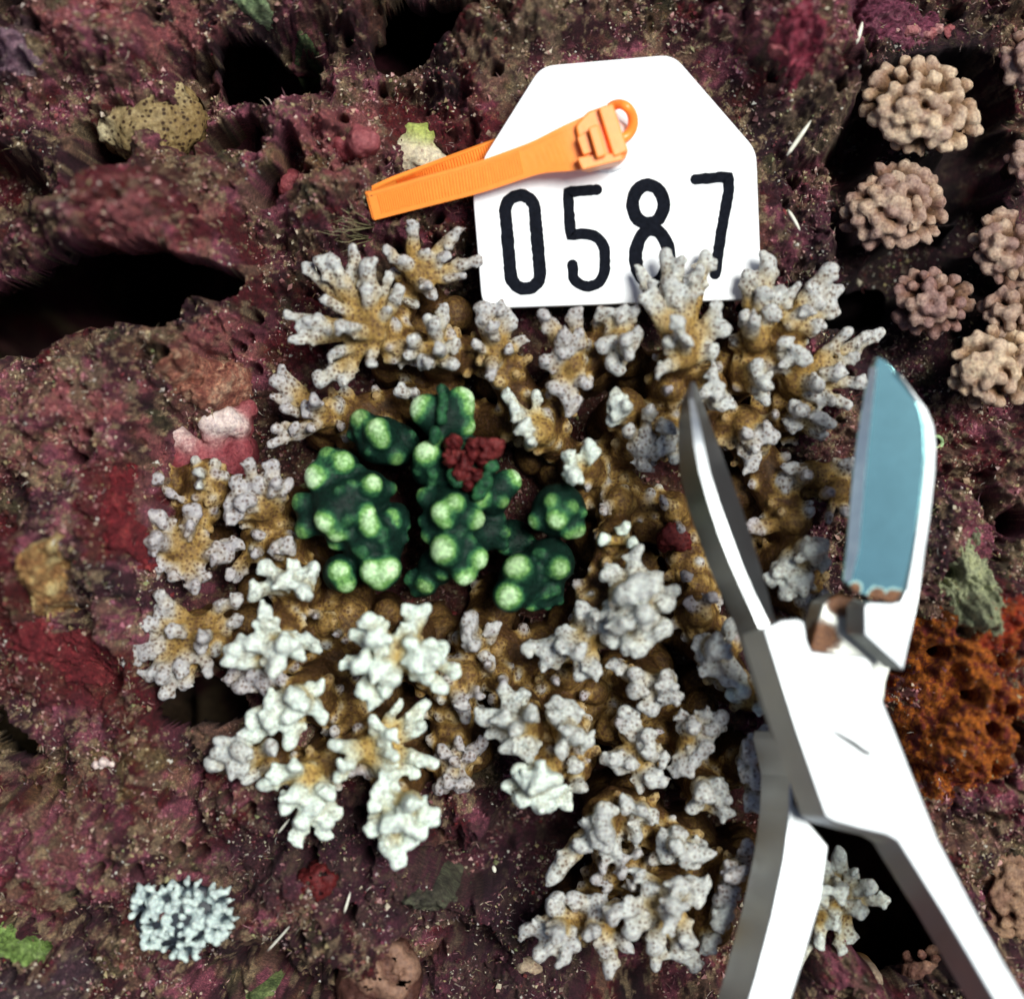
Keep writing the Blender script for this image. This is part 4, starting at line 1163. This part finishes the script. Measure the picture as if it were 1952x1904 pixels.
# ------------------------------------------------------------------ loose grains and turf hairs on the rock (uncountable)
def scatter(name, count, mode, seed):
    rs = np.random.RandomState(seed)
    x = rs.uniform(-9.2, 9.2, count); y = rs.uniform(-9.0, 9.0, count)
    keep = fbm(x, y, 1.3, 3, 901 + seed, .6) + rs.uniform(-.18, .18, count) > .42
    x, y = x[keep], y[keep]; count = len(x)
    z = hfun(x, y)
    e = .03
    gx_ = (hfun(x + e, y) - hfun(x - e, y)) / (2 * e); gy_ = (hfun(x, y + e) - hfun(x, y - e)) / (2 * e)
    keep = (np.hypot(gx_, gy_) < 3.0) & (z > -2.2)
    x, y, z, gx_, gy_ = x[keep], y[keep], z[keep], gx_[keep], gy_[keep]; count = len(x)
    base = albedo(x, y)
    pal = np.array([(.50, .44, .32), (.36, .30, .14), (.34, .16, .15), (.56, .55, .48), (.16, .02, .02), (.24, .28, .12), (.07, .03, .04), (.42, .22, .20)])
    pw = [.20, .14, .20, .07, .14, .08, .09, .08]
    pick = pal[rs.choice(len(pal), count, p=pw)]
    mix = rs.uniform(.05, .85, count)[:, None]
    colr = base * (1 - mix) + pick * mix
    Nn = np.stack([-gx_, -gy_, np.ones(count)], 1); Nn /= np.linalg.norm(Nn, axis=1)[:, None]
    Pp = np.stack([x, y, z], 1)
    rd = rs.normal(0, 1, (count, 3))
    if mode == 'grain':
        s = np.exp(rs.normal(-4.15, .5, count)).clip(.007, .05)
        bv = np.array([(1, 0, 0), (-1, 0, 0), (0, 1, 0), (0, -1, 0), (0, 0, 1), (0, 0, -.6)])
        bf = np.array([(0, 2, 4), (2, 1, 4), (1, 3, 4), (3, 0, 4)])
        A = rd / np.linalg.norm(rd, axis=1)[:, None]
        T1 = np.cross(Nn, A); T1 /= np.linalg.norm(T1, axis=1)[:, None]; T2 = np.cross(Nn, T1)
        ea = rs.uniform(.6, 1.7, (count, 6, 1))
        Vv = Pp[:, None] + s[:, None, None] * ea * (bv[None, :, 0:1] * T1[:, None] + bv[None, :, 1:2] * T2[:, None] + bv[None, :, 2:3] * (Nn[:, None] + .3 * A[:, None]))
        k = 6
    else:
        L = rs.uniform(.04, .15, count) * rs.uniform(.6, 1.4, count); wd = rs.uniform(.0035, .008, count)
        D = Nn * .7 + .75 * rd / np.linalg.norm(rd, axis=1)[:, None]; D[:, 2] += .2
        D /= np.linalg.norm(D, axis=1)[:, None]
        S1 = np.cross(D, rs.normal(0, 1, (count, 3))); S1 /= np.linalg.norm(S1, axis=1)[:, None]; S2 = np.cross(D, S1)
        bend = S1 * (L * rs.uniform(-.3, .3, count))[:, None]
        w_ = wd[:, None]
        a0 = Pp + S1 * w_; a1 = Pp - S1 * w_ * .5 + S2 * w_ * .86; a2 = Pp - S1 * w_ * .5 - S2 * w_ * .86
        mdl = Pp + D * (L * .5)[:, None] + bend
        b0 = mdl + S1 * w_ * .8; b1 = mdl - S1 * w_ * .4 + S2 * w_ * .7; b2 = mdl - S1 * w_ * .4 - S2 * w_ * .7
        tp = Pp + D * L[:, None] + bend * .6
        Vv = np.stack([a0, a1, a2, b0, b1, b2, tp], 1)
        bf = np.array([(0, 1, 4), (0, 4, 3), (1, 2, 5), (1, 5, 4), (2, 0, 3), (2, 3, 5), (3, 4, 6), (4, 5, 6), (5, 3, 6)])
        k = 7
    F_ = (bf[None] + (np.arange(count) * k)[:, None, None]).reshape(-1, 3)
    me = np_mesh(name, Vv.reshape(-1, 3), F_, False, {'albedo': np.repeat(colr, k, 0)})
    o = link_mesh(name, me, M['grain'])
    return o
tag(scatter('sediment_grains', 70000, 'grain', 1), 'loose pale and red sediment grains strewn over the reef rock', kind='stuff')
tag(scatter('turf_algae', 44000, 'hair', 2), 'fine short hairs of turf algae all over the reef rock', kind='stuff')

# ------------------------------------------------------------------ the number tag
TO = P(1180, 350, .62)
def ztag(x, y):      # the tag leans a little: top edge stands higher off the rock
    return .62 + (640 - y) / 540 * .38 + (x - 900) / 540 * .05
def round_poly(pts, rad, seg=6):
    out = []
    n_ = len(pts)
    for i in range(n_):
        p0 = Vector(pts[i - 1]); p = Vector(pts[i]); p1 = Vector(pts[(i + 1) % n_])
        r = rad[i] if isinstance(rad, (list, tuple)) else rad
        if r <= 0: out.append(tuple(p)); continue
        a = (p0 - p).normalized(); b_ = (p1 - p).normalized()
        s_, e_ = p + a * r, p + b_ * r
        for k in range(seg + 1):
            t = k / seg
            out.append(tuple((s_ * (1 - t) + p * t) * (1 - t) + (p * (1 - t) + e_ * t) * t))
    return out
def prism(name, poly, zf, ext, mat, parent, bev=0.02, seg=2, holes=None, org=None):
    """poly: picture-unit outline of the top face; ext: vector to the bottom face"""
    org = org if org is not None else (parent.location if parent else Vector((0, 0, 0)))
    bm = bmesh.new()
    top = [bm.verts.new(P(x, y, zf(x, y)) - org) for x, y in poly]
    f = bm.faces.new(top)
    f.normal_update()
    if f.normal.z < 0: f.normal_flip()
    if holes:
        pass
    r = bmesh.ops.extrude_face_region(bm, geom=[f], use_keep_orig=True)
    nv = [g for g in r['geom'] if isinstance(g, bmesh.types.BMVert)]
    bmesh.ops.translate(bm, verts=nv, vec=ext)
    bmesh.ops.recalc_face_normals(bm, faces=bm.faces)
    for fc in bm.faces: fc.smooth = False
    if bev > 0:
        ed = [e for e in bm.edges if len(e.link_faces) == 2 and e.calc_face_angle(0) > .5]
        rb_ = bmesh.ops.bevel(bm, geom=ed, offset=bev, segments=seg, profile=.5, affect='EDGES', clamp_overlap=True)
        for fc in rb_['faces']: fc.smooth = True
    me = bpy.data.meshes.new(name); bm.to_mesh(me); bm.free()
    return link_mesh(name, me, mat, parent)

tagp = empty('number_tag', TO, 'white plastic number tag reading 0587, held by an orange tie', 'tag')
outline = round_poly([(1031, 126), (1283, 104), (1441, 286), (1452, 570), (919, 588), (901, 372), (922, 300)], [26, 26, 22, 22, 30, 14, 14])
plate = prism('plate', outline, ztag, Vector((.02, -.01, -.13)), M['tag_white'], tagp, .028, 3)

def stroke(name, pts, width, parent, zf, mat, lift=.012, closed=False, jitter=.9, seed=0):
    """a raised digit: a band of constant width with round ends"""
    rg = random.Random(seed)
    # resample with Catmull-Rom where asked
    P2 = [Vector(p) for p in pts]
    dense = []
    for i in range(len(P2) - (0 if closed else 1)):
        a, b_ = P2[i], P2[(i + 1) % len(P2)]
        m_ = max(1, int((b_ - a).length / 6))
        for k in range(m_): dense.append(a.lerp(b_, k / m_))
    if not closed: dense.append(P2[-1])
    hw = width / 2
    nD = len(dense)
    Lf, Rt = [], []
    for i, p in enumerate(dense):
        a = dense[(i - 1) % nD] if closed or i > 0 else p
        b_ = dense[(i + 1) % nD] if closed or i < nD - 1 else p
        t = (b_ - a).normalized(); nrm = Vector((-t.y, t.x))
        Lf.append(p + nrm * (hw + rg.uniform(-jitter, jitter))); Rt.append(p - nrm * (hw + rg.uniform(-jitter, jitter)))
    bm = bmesh.new()
    org = parent.location
    def vt(q, dz): return bm.verts.new(P(q.x, q.y, zf(q.x, q.y) + dz) - org)
    tl = [vt(q, lift) for q in Lf]; tr = [vt(q, lift) for q in Rt]
    bl = [vt(q, -.006) for q in Lf]; br = [vt(q, -.006) for q in Rt]
    m_ = nD if closed else nD - 1
    for i in range(m_):
        j = (i + 1) % nD
        bm.faces.new((tl[i], tr[i], tr[j], tl[j])); bm.faces.new((tl[j], bl[j], bl[i], tl[i])); bm.faces.new((tr[i], br[i], br[j], tr[j]))
    if not closed:
        for (i, sgn) in ((0, -1), (nD - 1, 1)):
            p = dense[i]; t = (dense[1] - dense[0]).normalized() if i == 0 else (dense[-1] - dense[-2]).normalized()
            t = t * sgn; nrm = Vector((-t.y, t.x))
            arc = [p + (nrm * math.cos(a_) + t * math.sin(a_)) * hw for a_ in [math.pi * k / 8 for k in range(9)]]
            ta = [vt(q, lift) for q in arc]; ba_ = [vt(q, -.006) for q in arc]
            bm.faces.new(ta)
            for k in range(8): bm.faces.new((ta[k], ba_[k], ba_[k + 1], ta[k + 1]))
    bmesh.ops.recalc_face_normals(bm, faces=bm.faces)
    for f in bm.faces:
        f.normal_update()
    me = bpy.data.meshes.new(name); bm.to_mesh(me); bm.free()
    return link_mesh(name, me, mat, parent)
def arc(cx, cy, rx, ry, a0, a1, n_=14):
    return [(cx + rx * math.cos(math.radians(a0 + (a1 - a0) * i / n_)), cy + ry * math.sin(math.radians(a0 + (a1 - a0) * i / n_))) for i in range(n_ + 1)]
zA = lambda pts: [(663.7 + x * .44, 78.1 + y * .44) for x, y in pts]
d0 = stroke('digit', zA(arc(745, 735, 64, 66, 180, 360) + arc(768, 1010, 64, 64, 0, 180)), 24, tagp, ztag, M['digit'], closed=True, seed=1); d0['label'] = 'black digit 0'
d5 = stroke('digit', zA([(1078, 645), (952, 655), (964, 842), (1010, 836)] + arc(1030, 915, 82, 78, -75, -5, 8) + arc(1040, 985, 73, 78, 0, 150, 12) + [(972, 970)]), 20.5, tagp, ztag, M['digit'], seed=2); d5['label'] = 'black digit 5'
d8 = stroke('digit', zA(arc(1300, 708, 68, 84, 0, 350, 22)), 25, tagp, ztag, M['digit'], closed=True, seed=3); d8['label'] = 'upper loop of black digit 8'
d8 = stroke('digit', zA(arc(1318, 935, 72, 118, 0, 350, 24)), 25, tagp, ztag, M['digit'], closed=True, seed=5, lift=.014); d8['label'] = 'lower loop of black digit 8, half hidden by coral'
d7 = stroke('digit', zA([(1506, 600), (1648, 588), (1650, 650), (1622, 800), (1590, 1010)]), 21, tagp, ztag, M['digit'], seed=4); d7['label'] = 'black digit 7'

prism('eyelet', [(1160 + 52 * math.cos(i * .2618), 275 + 52 * math.sin(i * .2618)) for i in range(24)], lambda x, y: ztag(x, y) + .10, Vector((0, 0, -.12)), M['tag_white'], tagp, .04, 3)
# ------------------------------------------------------------------ the orange cable tie
tie = empty('cable_tie', P(1000, 330, .9), 'bright orange cable tie looped through the hole of the white tag', 'cable tie')
def ribbon(name, st, thick, mat, parent, bev=True):
    """st: (upper x,y, lower x,y, z upper, z lower)"""
    # interpolate stations
    S_ = []
    for i in range(len(st) - 1):
        for k in range(6):
            t = k / 6
            S_.append([a * (1 - t) + b_ * t for a, b_ in zip(st[i], st[i + 1])])
    S_.append(list(st[-1]))
    A = np.array(S_)
    for _ in range(2):
        A[1:-1] = (A[:-2] + A[1:-1] * 2 + A[2:]) / 4
    bm = bmesh.new(); rings = []
    org = parent.location
    for i, s_ in enumerate(A):
        u = P(s_[0], s_[1], s_[4]); l = P(s_[2], s_[3], s_[5])
        j0, j1 = max(i - 1, 0), min(i + 1, len(A) - 1)
        c0 = (P(A[j0][0], A[j0][1], A[j0][4]) + P(A[j0][2], A[j0][3], A[j0][5])) / 2
        c1 = (P(A[j1][0], A[j1][1], A[j1][4]) + P(A[j1][2], A[j1][3], A[j1][5])) / 2
        nrm = (c1 - c0).cross(u - l).normalized() * (thick / 2)
        rim = (u - l) * .12; n2 = nrm * .62
        rings.append([bm.verts.new(q - org) for q in (u + nrm, u - rim + nrm, u - rim + n2, l + rim + n2, l + rim + nrm, l + nrm, l - nrm, u - nrm)])
    for i in range(len(rings) - 1):
        for j in range(8):
            bm.faces.new((rings[i][j], rings[i][(j + 1) % 8], rings[i + 1][(j + 1) % 8], rings[i + 1][j]))
    bm.faces.new(rings[0]); bm.faces.new(rings[-1][::-1])
    bmesh.ops.recalc_face_normals(bm, faces=bm.faces)
    me = bpy.data.meshes.new(name); bm.to_mesh(me); bm.free()
    return link_mesh(name, me, mat, parent), A
FR = [(700, 367, 714, 419, 1.0, .82), (790, 341, 800, 397, 1.12, .95), (915, 307, 922, 367, 1.28, 1.18), (1016, 270, 1032, 330, 1.42, 1.36), (1068, 243, 1092, 326, 1.5, 1.46), (1130, 214, 1150, 318, 1.55, 1.5)]
strap, A1 = ribbon('strap', FR, .07, M['orange'], tie)
BK = [(700, 366, 714, 418, 1.0, .82), (703, 360, 710, 385, .9, .70), (745, 341, 750, 366, .82, .55), (796, 322, 802, 348, .74, .48), (930, 270, 938, 302, .48, .36), (1010, 240, 1018, 272, .34, .30), (1150, 205, 1160, 250, .34, .3)]
strap2, A2 = ribbon('strap', BK, .07, M['orange'], tie)
def teeth(A, i0, i1, name, off):
    bm = bmesh.new(); org = tie.location
    n_ = 54
    for k in range(n_):
        f = i0 + (i1 - i0) * k / n_
        i = int(f); t = f - i
        s_ = A[i] * (1 - t) + A[min(i + 1, len(A) - 1)] * t
        u = P(s_[0], s_[1], s_[4]); l = P(s_[2], s_[3], s_[5])
        s2 = A[min(i + 1, len(A) - 1)]; s1 = A[max(i - 1, 0)]
        tdir = ((P(s2[0], s2[1], s2[4]) - P(s1[0], s1[1], s1[4]))).normalized()
        nrm = tdir.cross(u - l).normalized()
        if nrm.z < 0: nrm = -nrm
        a = l.lerp(u, .16); b_ = l.lerp(u, .84)
        hwv = tdir * .010; o_ = nrm * off
        vs = [bm.verts.new(q - org) for q in (a - hwv + o_, a + hwv + o_, b_ + hwv + o_, b_ - hwv + o_, a + nrm * (off + .020), b_ + nrm * (off + .020))]
        bm.faces.new((vs[0], vs[4], vs[5], vs[3])); bm.faces.new((vs[1], vs[2], vs[5], vs[4]))
        bm.faces.new((vs[0], vs[1], vs[4])); bm.faces.new((vs[2], vs[3], vs[5]))
    me = bpy.data.meshes.new(name); bm.to_mesh(me); bm.free()
    o = link_mesh(name, me, M['orange'], tie); o['kind'] = 'stuff'
teeth(A1, 1.2, 16.5, 'ratchet_teeth', .020)
teeth(A2, 13, 26, 'ratchet_teeth', .020)
zh = lambda x, y: 1.78
head = prism('head', round_poly([(1096, 240), (1120, 212), (1168, 196), (1199, 290), (1186, 306), (1118, 322)], [8, 8, 6, 8, 8, 10]), lambda x, y: 1.66, Vector((0, 0, -.42)), M['orange'], tie, .04, 3)
prism('rim', round_poly([(1140, 205), (1168, 196), (1198, 288), (1170, 300)], 5), lambda x, y: 1.80, Vector((0, 0, -.2)), M['orange'], tie, .03, 2)
prism('rim', round_poly([(1100, 300), (1184, 290), (1188, 305), (1110, 324)], 4), lambda x, y: 1.76, Vector((0, 0, -.2)), M['orange'], tie, .03, 2)
prism('pawl', round_poly([(1121, 243), (1140, 237), (1156, 296), (1138, 302)], 4), lambda x, y: 1.90, Vector((0, 0, -.3)), M['orange'], tie, .03, 2)
prism('pawl', round_poly([(1100, 262), (1118, 250), (1130, 290), (1112, 296)], 4), lambda x, y: 1.74, Vector((0, 0, -.2)), M['orange'], tie, .02, 2)
lp = [P(1150 + 30 + 27 * math.cos(a), 232 - 33 * math.sin(a), 1.45 - .3 * abs(math.sin((a - 1.0) * .8))) - tie.location for a in [(-1.4 + 3.6 * i / 22) for i in range(23)]]
me = tube_mesh('loop', lp, [.085] * 23, 10)
link_mesh('loop', me, M['orange'], tie)

# ------------------------------------------------------------------ the cutters
CO = P(1600, 1380, 3.0)
cut = empty('bone_cutters', CO, 'open stainless steel bone cutters lying over the right side of the corals', 'cutters')
R_ = lambda x, y, z: tuple(P(x, y, z) - CO)
satin = steel('satin steel', (0.50, 0.52, 0.53), .42, .97, smear=.04)
side = satin
dull = steel('dull steel', (0.25, 0.26, 0.27), .40, .95, rust=[(R_(1470, 1195, 3.2), .16), (R_(1505, 1420, 2.9), .35)])
axA = (P(1940, 1900) - P(1400, 1000)).normalized(); acA = Vector((-axA.y, axA.x, 0))
if acA.x < 0: acA = -acA
TL = .34
def zarmA(x, y):
    q = P(x, y, 3.4) - P(1620, 1400, 3.4)
    return 3.55 - TL * q.dot(acA) + .0 * q.dot(axA)
nA = Vector((acA.x * TL, acA.y * TL, 1)).normalized()
jointA = [(1455, 1196), (1466, 1193), (1490, 1181), (1520, 1178), (1534, 1184), (1540, 1222), (1548, 1240), (1570, 1243), (1648, 1250), (1662, 1262), (1672, 1300), (1682, 1330), (1790, 1600), (1880, 1770), (1990, 1960), (1925, 1960), (1800, 1745), (1712, 1604), (1690, 1592), (1640, 1580), (1590, 1566), (1574, 1556), (1520, 1400)]
armA = prism('arm', jointA, zarmA, nA * -.85, satin, cut, .035, 3)
# thin left blade, lofted: left foot, ridge left, ridge right, right foot, underside
def loft(name, secs, mat, parent, smooth=True):
    bm = bmesh.new(); rings = []
    for s_ in secs: rings.append([bm.verts.new(P(*p) - parent.location) for p in s_])
    m_ = len(rings[0])
    for i in range(len(rings) - 1):
        for j in range(m_):
            bm.faces.new((rings[i][j], rings[i][(j + 1) % m_], rings[i + 1][(j + 1) % m_], rings[i + 1][j]))
    bm.faces.new(rings[0]); bm.faces.new(rings[-1][::-1])
    bmesh.ops.recalc_face_normals(bm, faces=bm.faces)
    me = bpy.data.meshes.new(name); bm.to_mesh(me); bm.free()
    for p_ in me.polygons: p_.use_smooth = True
    try: me.set_sharp_from_angle(angle=math.radians(25))
    except Exception: pass
    return link_mesh(name, me, mat, parent)
secs = []
for (y, xl, xa, xb, xr, zt) in [(728, 1314, 1318, 1322, 1326, 2.55), (760, 1302, 1314, 1322, 1338, 2.75), (800, 1294, 1318, 1332, 1352, 2.95), (850, 1292, 1324, 1342, 1372, 3.1), (900, 1296, 1334, 1352, 1390, 3.2),
                               (960, 1310, 1352, 1370, 1412, 3.3), (1020, 1330, 1372, 1392, 1432, 3.35), (1080, 1352, 1396, 1414, 1450, 3.4), (1130, 1374, 1418, 1436, 1464, 3.45), (1170, 1392, 1437, 1455, 1474, 3.5), (1200, 1406, 1450, 1470, 1484, 3.5)]:
    secs.append([(xl, y + 2, zt - 1.0), (xa, y, zt), (xb, y, zt - .03), (xr, y + 2, zt - .75), ((xl + xr) / 2, y + 4, zt - 1.15)])
blade_l = loft('blade', secs, M.setdefault('dull', dull), cut)
# polished ridge on that blade
secs = [[(a[0] - .6, a[1], a[2] + .006), (b_[0] + .6, b_[1], b_[2] + .008), (b_[0] + .6, b_[1], b_[2] - .02), (a[0] - .6, a[1], a[2] - .02)] for a, b_ in [(s_[1], s_[2]) for s_ in secs[1:]]]
loft('ground_edge', secs, satin, cut)
# joint underside on the left: dark flank continuing the blade
secs = []
for (y, xl, xr, zt) in [(1188, 1400, 1456, 3.3), (1260, 1422, 1482, 3.45), (1340, 1448, 1508, 3.5), (1400, 1470, 1528, 3.5), (1470, 1508, 1550, 3.45), (1540, 1548, 1572, 3.4), (1572, 1572, 1582, 3.4)]:
    secs.append([(xl, y, zt - .95), (xr, y, zt - .04), (xr + 30, y, zt - .6), (xl + 30, y, zt - 1.1)])
loft('flank', secs, dull, cut)
prism('slot', [(1578, 1387), (1602, 1397), (1632, 1414), (1650, 1428), (1661, 1434), (1660, 1441), (1646, 1436), (1624, 1420), (1600, 1404)], lambda x, y: zarmA(x, y) + .03, Vector((0, 0, -.06)), M['slot'], cut, 0)

# the other arm
axB = (P(1430, 1904) - P(1540, 1500)).normalized(); acB = Vector((-axB.y, axB.x, 0))
if acB.x < 0: acB = -acB
def zarmB(x, y):
    q = P(x, y, 2.6) - P(1520, 1650, 2.6)
    return 2.75 - .24 * q.x - .11 * q.y
nB = Vector((.24, .11, 1)).normalized()
armB = prism('arm', [(1494, 1392), (1534, 1440), (1520, 1500), (1514, 1530), (1580, 1612), (1566, 1715), (1530, 1840), (1488, 1970), (1406, 1970), (1440, 1860), (1470, 1745), (1492, 1640), (1504, 1550), (1506, 1480), (1490, 1410)], zarmB, nB * -.95 + Vector((-.10, 0, 0)), satin, cut, .03, 3)
# hinge plate seen between the arms
brass = steel('hinge steel', (0.46, 0.47, 0.43), .4, .7, rust=[(R_(1560, 1215, 2.4), .35), (R_(1600, 1150, 2.4), .25)])
prism('hinge_plate', [(1568, 1150), (1600, 1132), (1652, 1146), (1652, 1206), (1702, 1262), (1690, 1300), (1684, 1360), (1640, 1380), (1560, 1300), (1545, 1235)], lambda x, y: 2.45, Vector((-.1, 0, -.5)), brass, cut, .03, 2)
# broad blade: flat polished face, ground facet along the back
pol = steel('polished blade steel', (0.52, 1.0, 0.98), .15, .97, rust=[(R_(1705, 1146, 3.0), .24), (R_(1672, 1140, 3.0), .20), (R_(1630, 1122, 3.0), .15), (R_(1600, 1120, 3.0), .12)], smear=.12)
zb_ = lambda x, y: 3.0
bpoly = [(1674, 679), (1690, 688), (1712, 712), (1735, 745), (1755, 778), (1763, 815), (1764, 870), (1757, 940), (1747, 1010), (1738, 1070), (1728, 1120), (1716, 1146), (1690, 1146), (1655, 1136), (1628, 1128), (1612, 1108), (1618, 1050), (1626, 960), (1636, 860), (1650, 770), (1664, 705)]
prism('blade', bpoly, lambda x, y: 3.0 + .13 * (P(x, y).x - P(1690, 900).x), Vector((-.02, 0, -.22)), pol, cut, .02, 2)
edge = steel('ground bevel', (0.80, 0.93, 0.95), .4, .9)
secs = []
for (y, xa, xb) in [(700, 1658.5, 1672), (770, 1645, 1664), (860, 1631, 1654), (960, 1621, 1645), (1050, 1614, 1637), (1108, 1609, 1622)]:
    secs.append([(xb, y, 3.05), (xa, y, 2.95), (xa, y, 2.88), (xb, y, 2.88)])
loft('cutting_edge', secs, edge, cut)
back = [(1712, 708), (1738, 740), (1768, 778), (1782, 812), (1786, 850), (1784, 900), (1774, 990), (1762, 1070), (1750, 1150), (1736, 1215), (1722, 1279), (1700, 1258), (1648, 1210), (1648, 1156), (1656, 1148), (1700, 1150), (1718, 1147), (1729, 1122), (1739, 1070), (1748, 1010), (1758, 940), (1765, 870), (1764, 815), (1756, 778)]
acC = Vector((1, .05, 0))
def zback(x, y):
    return 3.12 - .28 * (P(x, y, 3).x - P(1740, 1000, 3).x) * (1 if y < 1140 else .9)
prism('blade_back', back, zback, Vector((-.18, 0, -.5)), satin, cut, .022, 2)

# ------------------------------------------------------------------ small loose bits
def sliver(label, x0, y0, x1, y1, wd, name='shell_sliver', cat='fragment', mat='sliver', dz=.12):
    a = ground(x0, y0, dz); b_ = ground(x1, y1, dz)
    zz = max(a.z, b_.z); a = P(x0, y0, zz); b_ = P(x1, y1, zz + .05)
    pts = [a.lerp(b_, t) + Vector((0, 0, .04 * math.sin(3.14 * t))) - a for t in (0, .15, .4, .7, .9, 1)]
    r = wd * K / 2
    me = tube_mesh(name, pts, [r * .4, r * .9, r, r * .9, r * .6, r * .2], 6)
    o = link_mesh(name, me, M[mat], None, a)
    tag(o, label, cat)
sliver('pale curved sliver lying on the rock just right of the tag corner', 1500, 297, 1546, 230, 9)
sliver('short white sliver standing near the top edge, left of the cream knobby coral', 1632, 85, 1644, 42, 9)
sliver('thin white splinter on the dark rock at the bottom left of the brightest branch', 656, 1740, 668, 1700, 5)
sliver('long thin pale splinter right of the white leafy coral', 510, 1812, 552, 1765, 4)
sliver('short pale splinter between the leafy coral and the bright branches', 530, 1588, 552, 1560, 5)
sliver('small pale sliver below the first splinter right of the tag', 1502, 400, 1525, 440, 7)
zz = g3(195, 1450, .06)
blob_thing('shell_chip', 'little angular white chip on the olive rock at the far left, lower half', 'fragment', M['pinkcrust'], [(182, 1458, zz, 6, 1, 1, .1), (197, 1450, zz + .04, 7, 1.1, 1, .1), (212, 1455, zz, 6, 1, 1, .1), (196, 1462, zz, 6, 1, 1, .1)], .03, .03, .05, 9, 'chip')
sliver('tiny yellow-white crumb on the dark rock above the brown dome coral', 940, 1650, 944, 1662, 9)
sliver('bluish white shell edge on the rock at the left, beside a dark red patch', 92, 1050, 104, 1028, 7)
sliver('pale pink oval pip on the rock left of the tube mouth', 598, 505, 600, 530, 12)
for (lb, x0, y0, n_) in (('pale crumbly rubble along the top edge, above the cream knobby coral', 1770, 60, 9), ('creamy pink crooked rubble piece above the upper right corner of the tag', 1465, 98, 7)):
    rg = random.Random(n_)
    it = []
    for k in range(n_):
        x, y = x0 + (k - n_ / 2) * 13 + rg.uniform(-5, 5), y0 + rg.uniform(-12, 12)
        it.append((x, y, g3(x, y, .04), rg.uniform(7, 13), rg.uniform(.5, 1.0), rg.uniform(.2, .8), .4))
    blob_thing('coral_rubble', lb, 'rubble', M['pinkcrust'], it, .035, .08, .07, 8)
zz = g3(1290, 1025, .0)
blob_thing('encrusting_sponge', 'small dark red patch on the brown coral just left of the thin blade', 'sponge', M['redspongy'], [(1285, 1020, .62, 20, .9, .5, .6), (1300, 1032, .6, 18, .8, .4, .6), (1270, 1035, .55, 14, .8, .3, .6)], .035, .06, .05, 10)

# wispy algal hairs below the orange tie
wisp = empty('filamentous_algae', ground(700, 440, 0), 'wispy olive algal hairs fanning out below the orange tie', 'algae')
rg = random.Random(9)
for i in range(16):
    a = rg.uniform(2.3, 3.6); L_ = rg.uniform(60, 120)
    x0, y0 = 705 + rg.uniform(-10, 10), 440 + rg.uniform(-12, 18)
    pts = []
    z0 = ground(x0, y0, .1).z
    for k in range(6):
        t = k / 5
        aa = a + rg.uniform(-.1, .1)
        pts.append(P(x0 + math.cos(aa) * L_ * t, y0 - math.sin(aa) * L_ * t * .8, z0 + .45 * math.sin(1.8 * t)) - wisp.location)
    me = tube_mesh('strand', pts, [.011 * (1 - .6 * k / 5) for k in range(6)], 5)
    link_mesh('strand', me, M['hair'], wisp)
# little green ring beside the blade
rgp = ground(1785, 843, .1)
pts = [Vector((.10 * math.cos(a), .10 * math.sin(a), 0)) for a in [6.2832 * i / 20 for i in range(21)]]
me = tube_mesh('tube_worm', pts, [.035] * 21, 8)
o = link_mesh('tube_worm', me, M['green_leaf'], None, rgp); tag(o, 'tiny green ring-shaped tube mouth just right of the blue blade', 'tube worm')

tris = sum(sum(len(p.vertices) - 2 for p in o.data.polygons) if len(o.data.polygons) < 2000 else len(o.data.polygons) * 2 for o in bpy.data.objects if o.type == 'MESH')
print('TRIANGLES approx', tris, 'objects', len(bpy.data.objects))
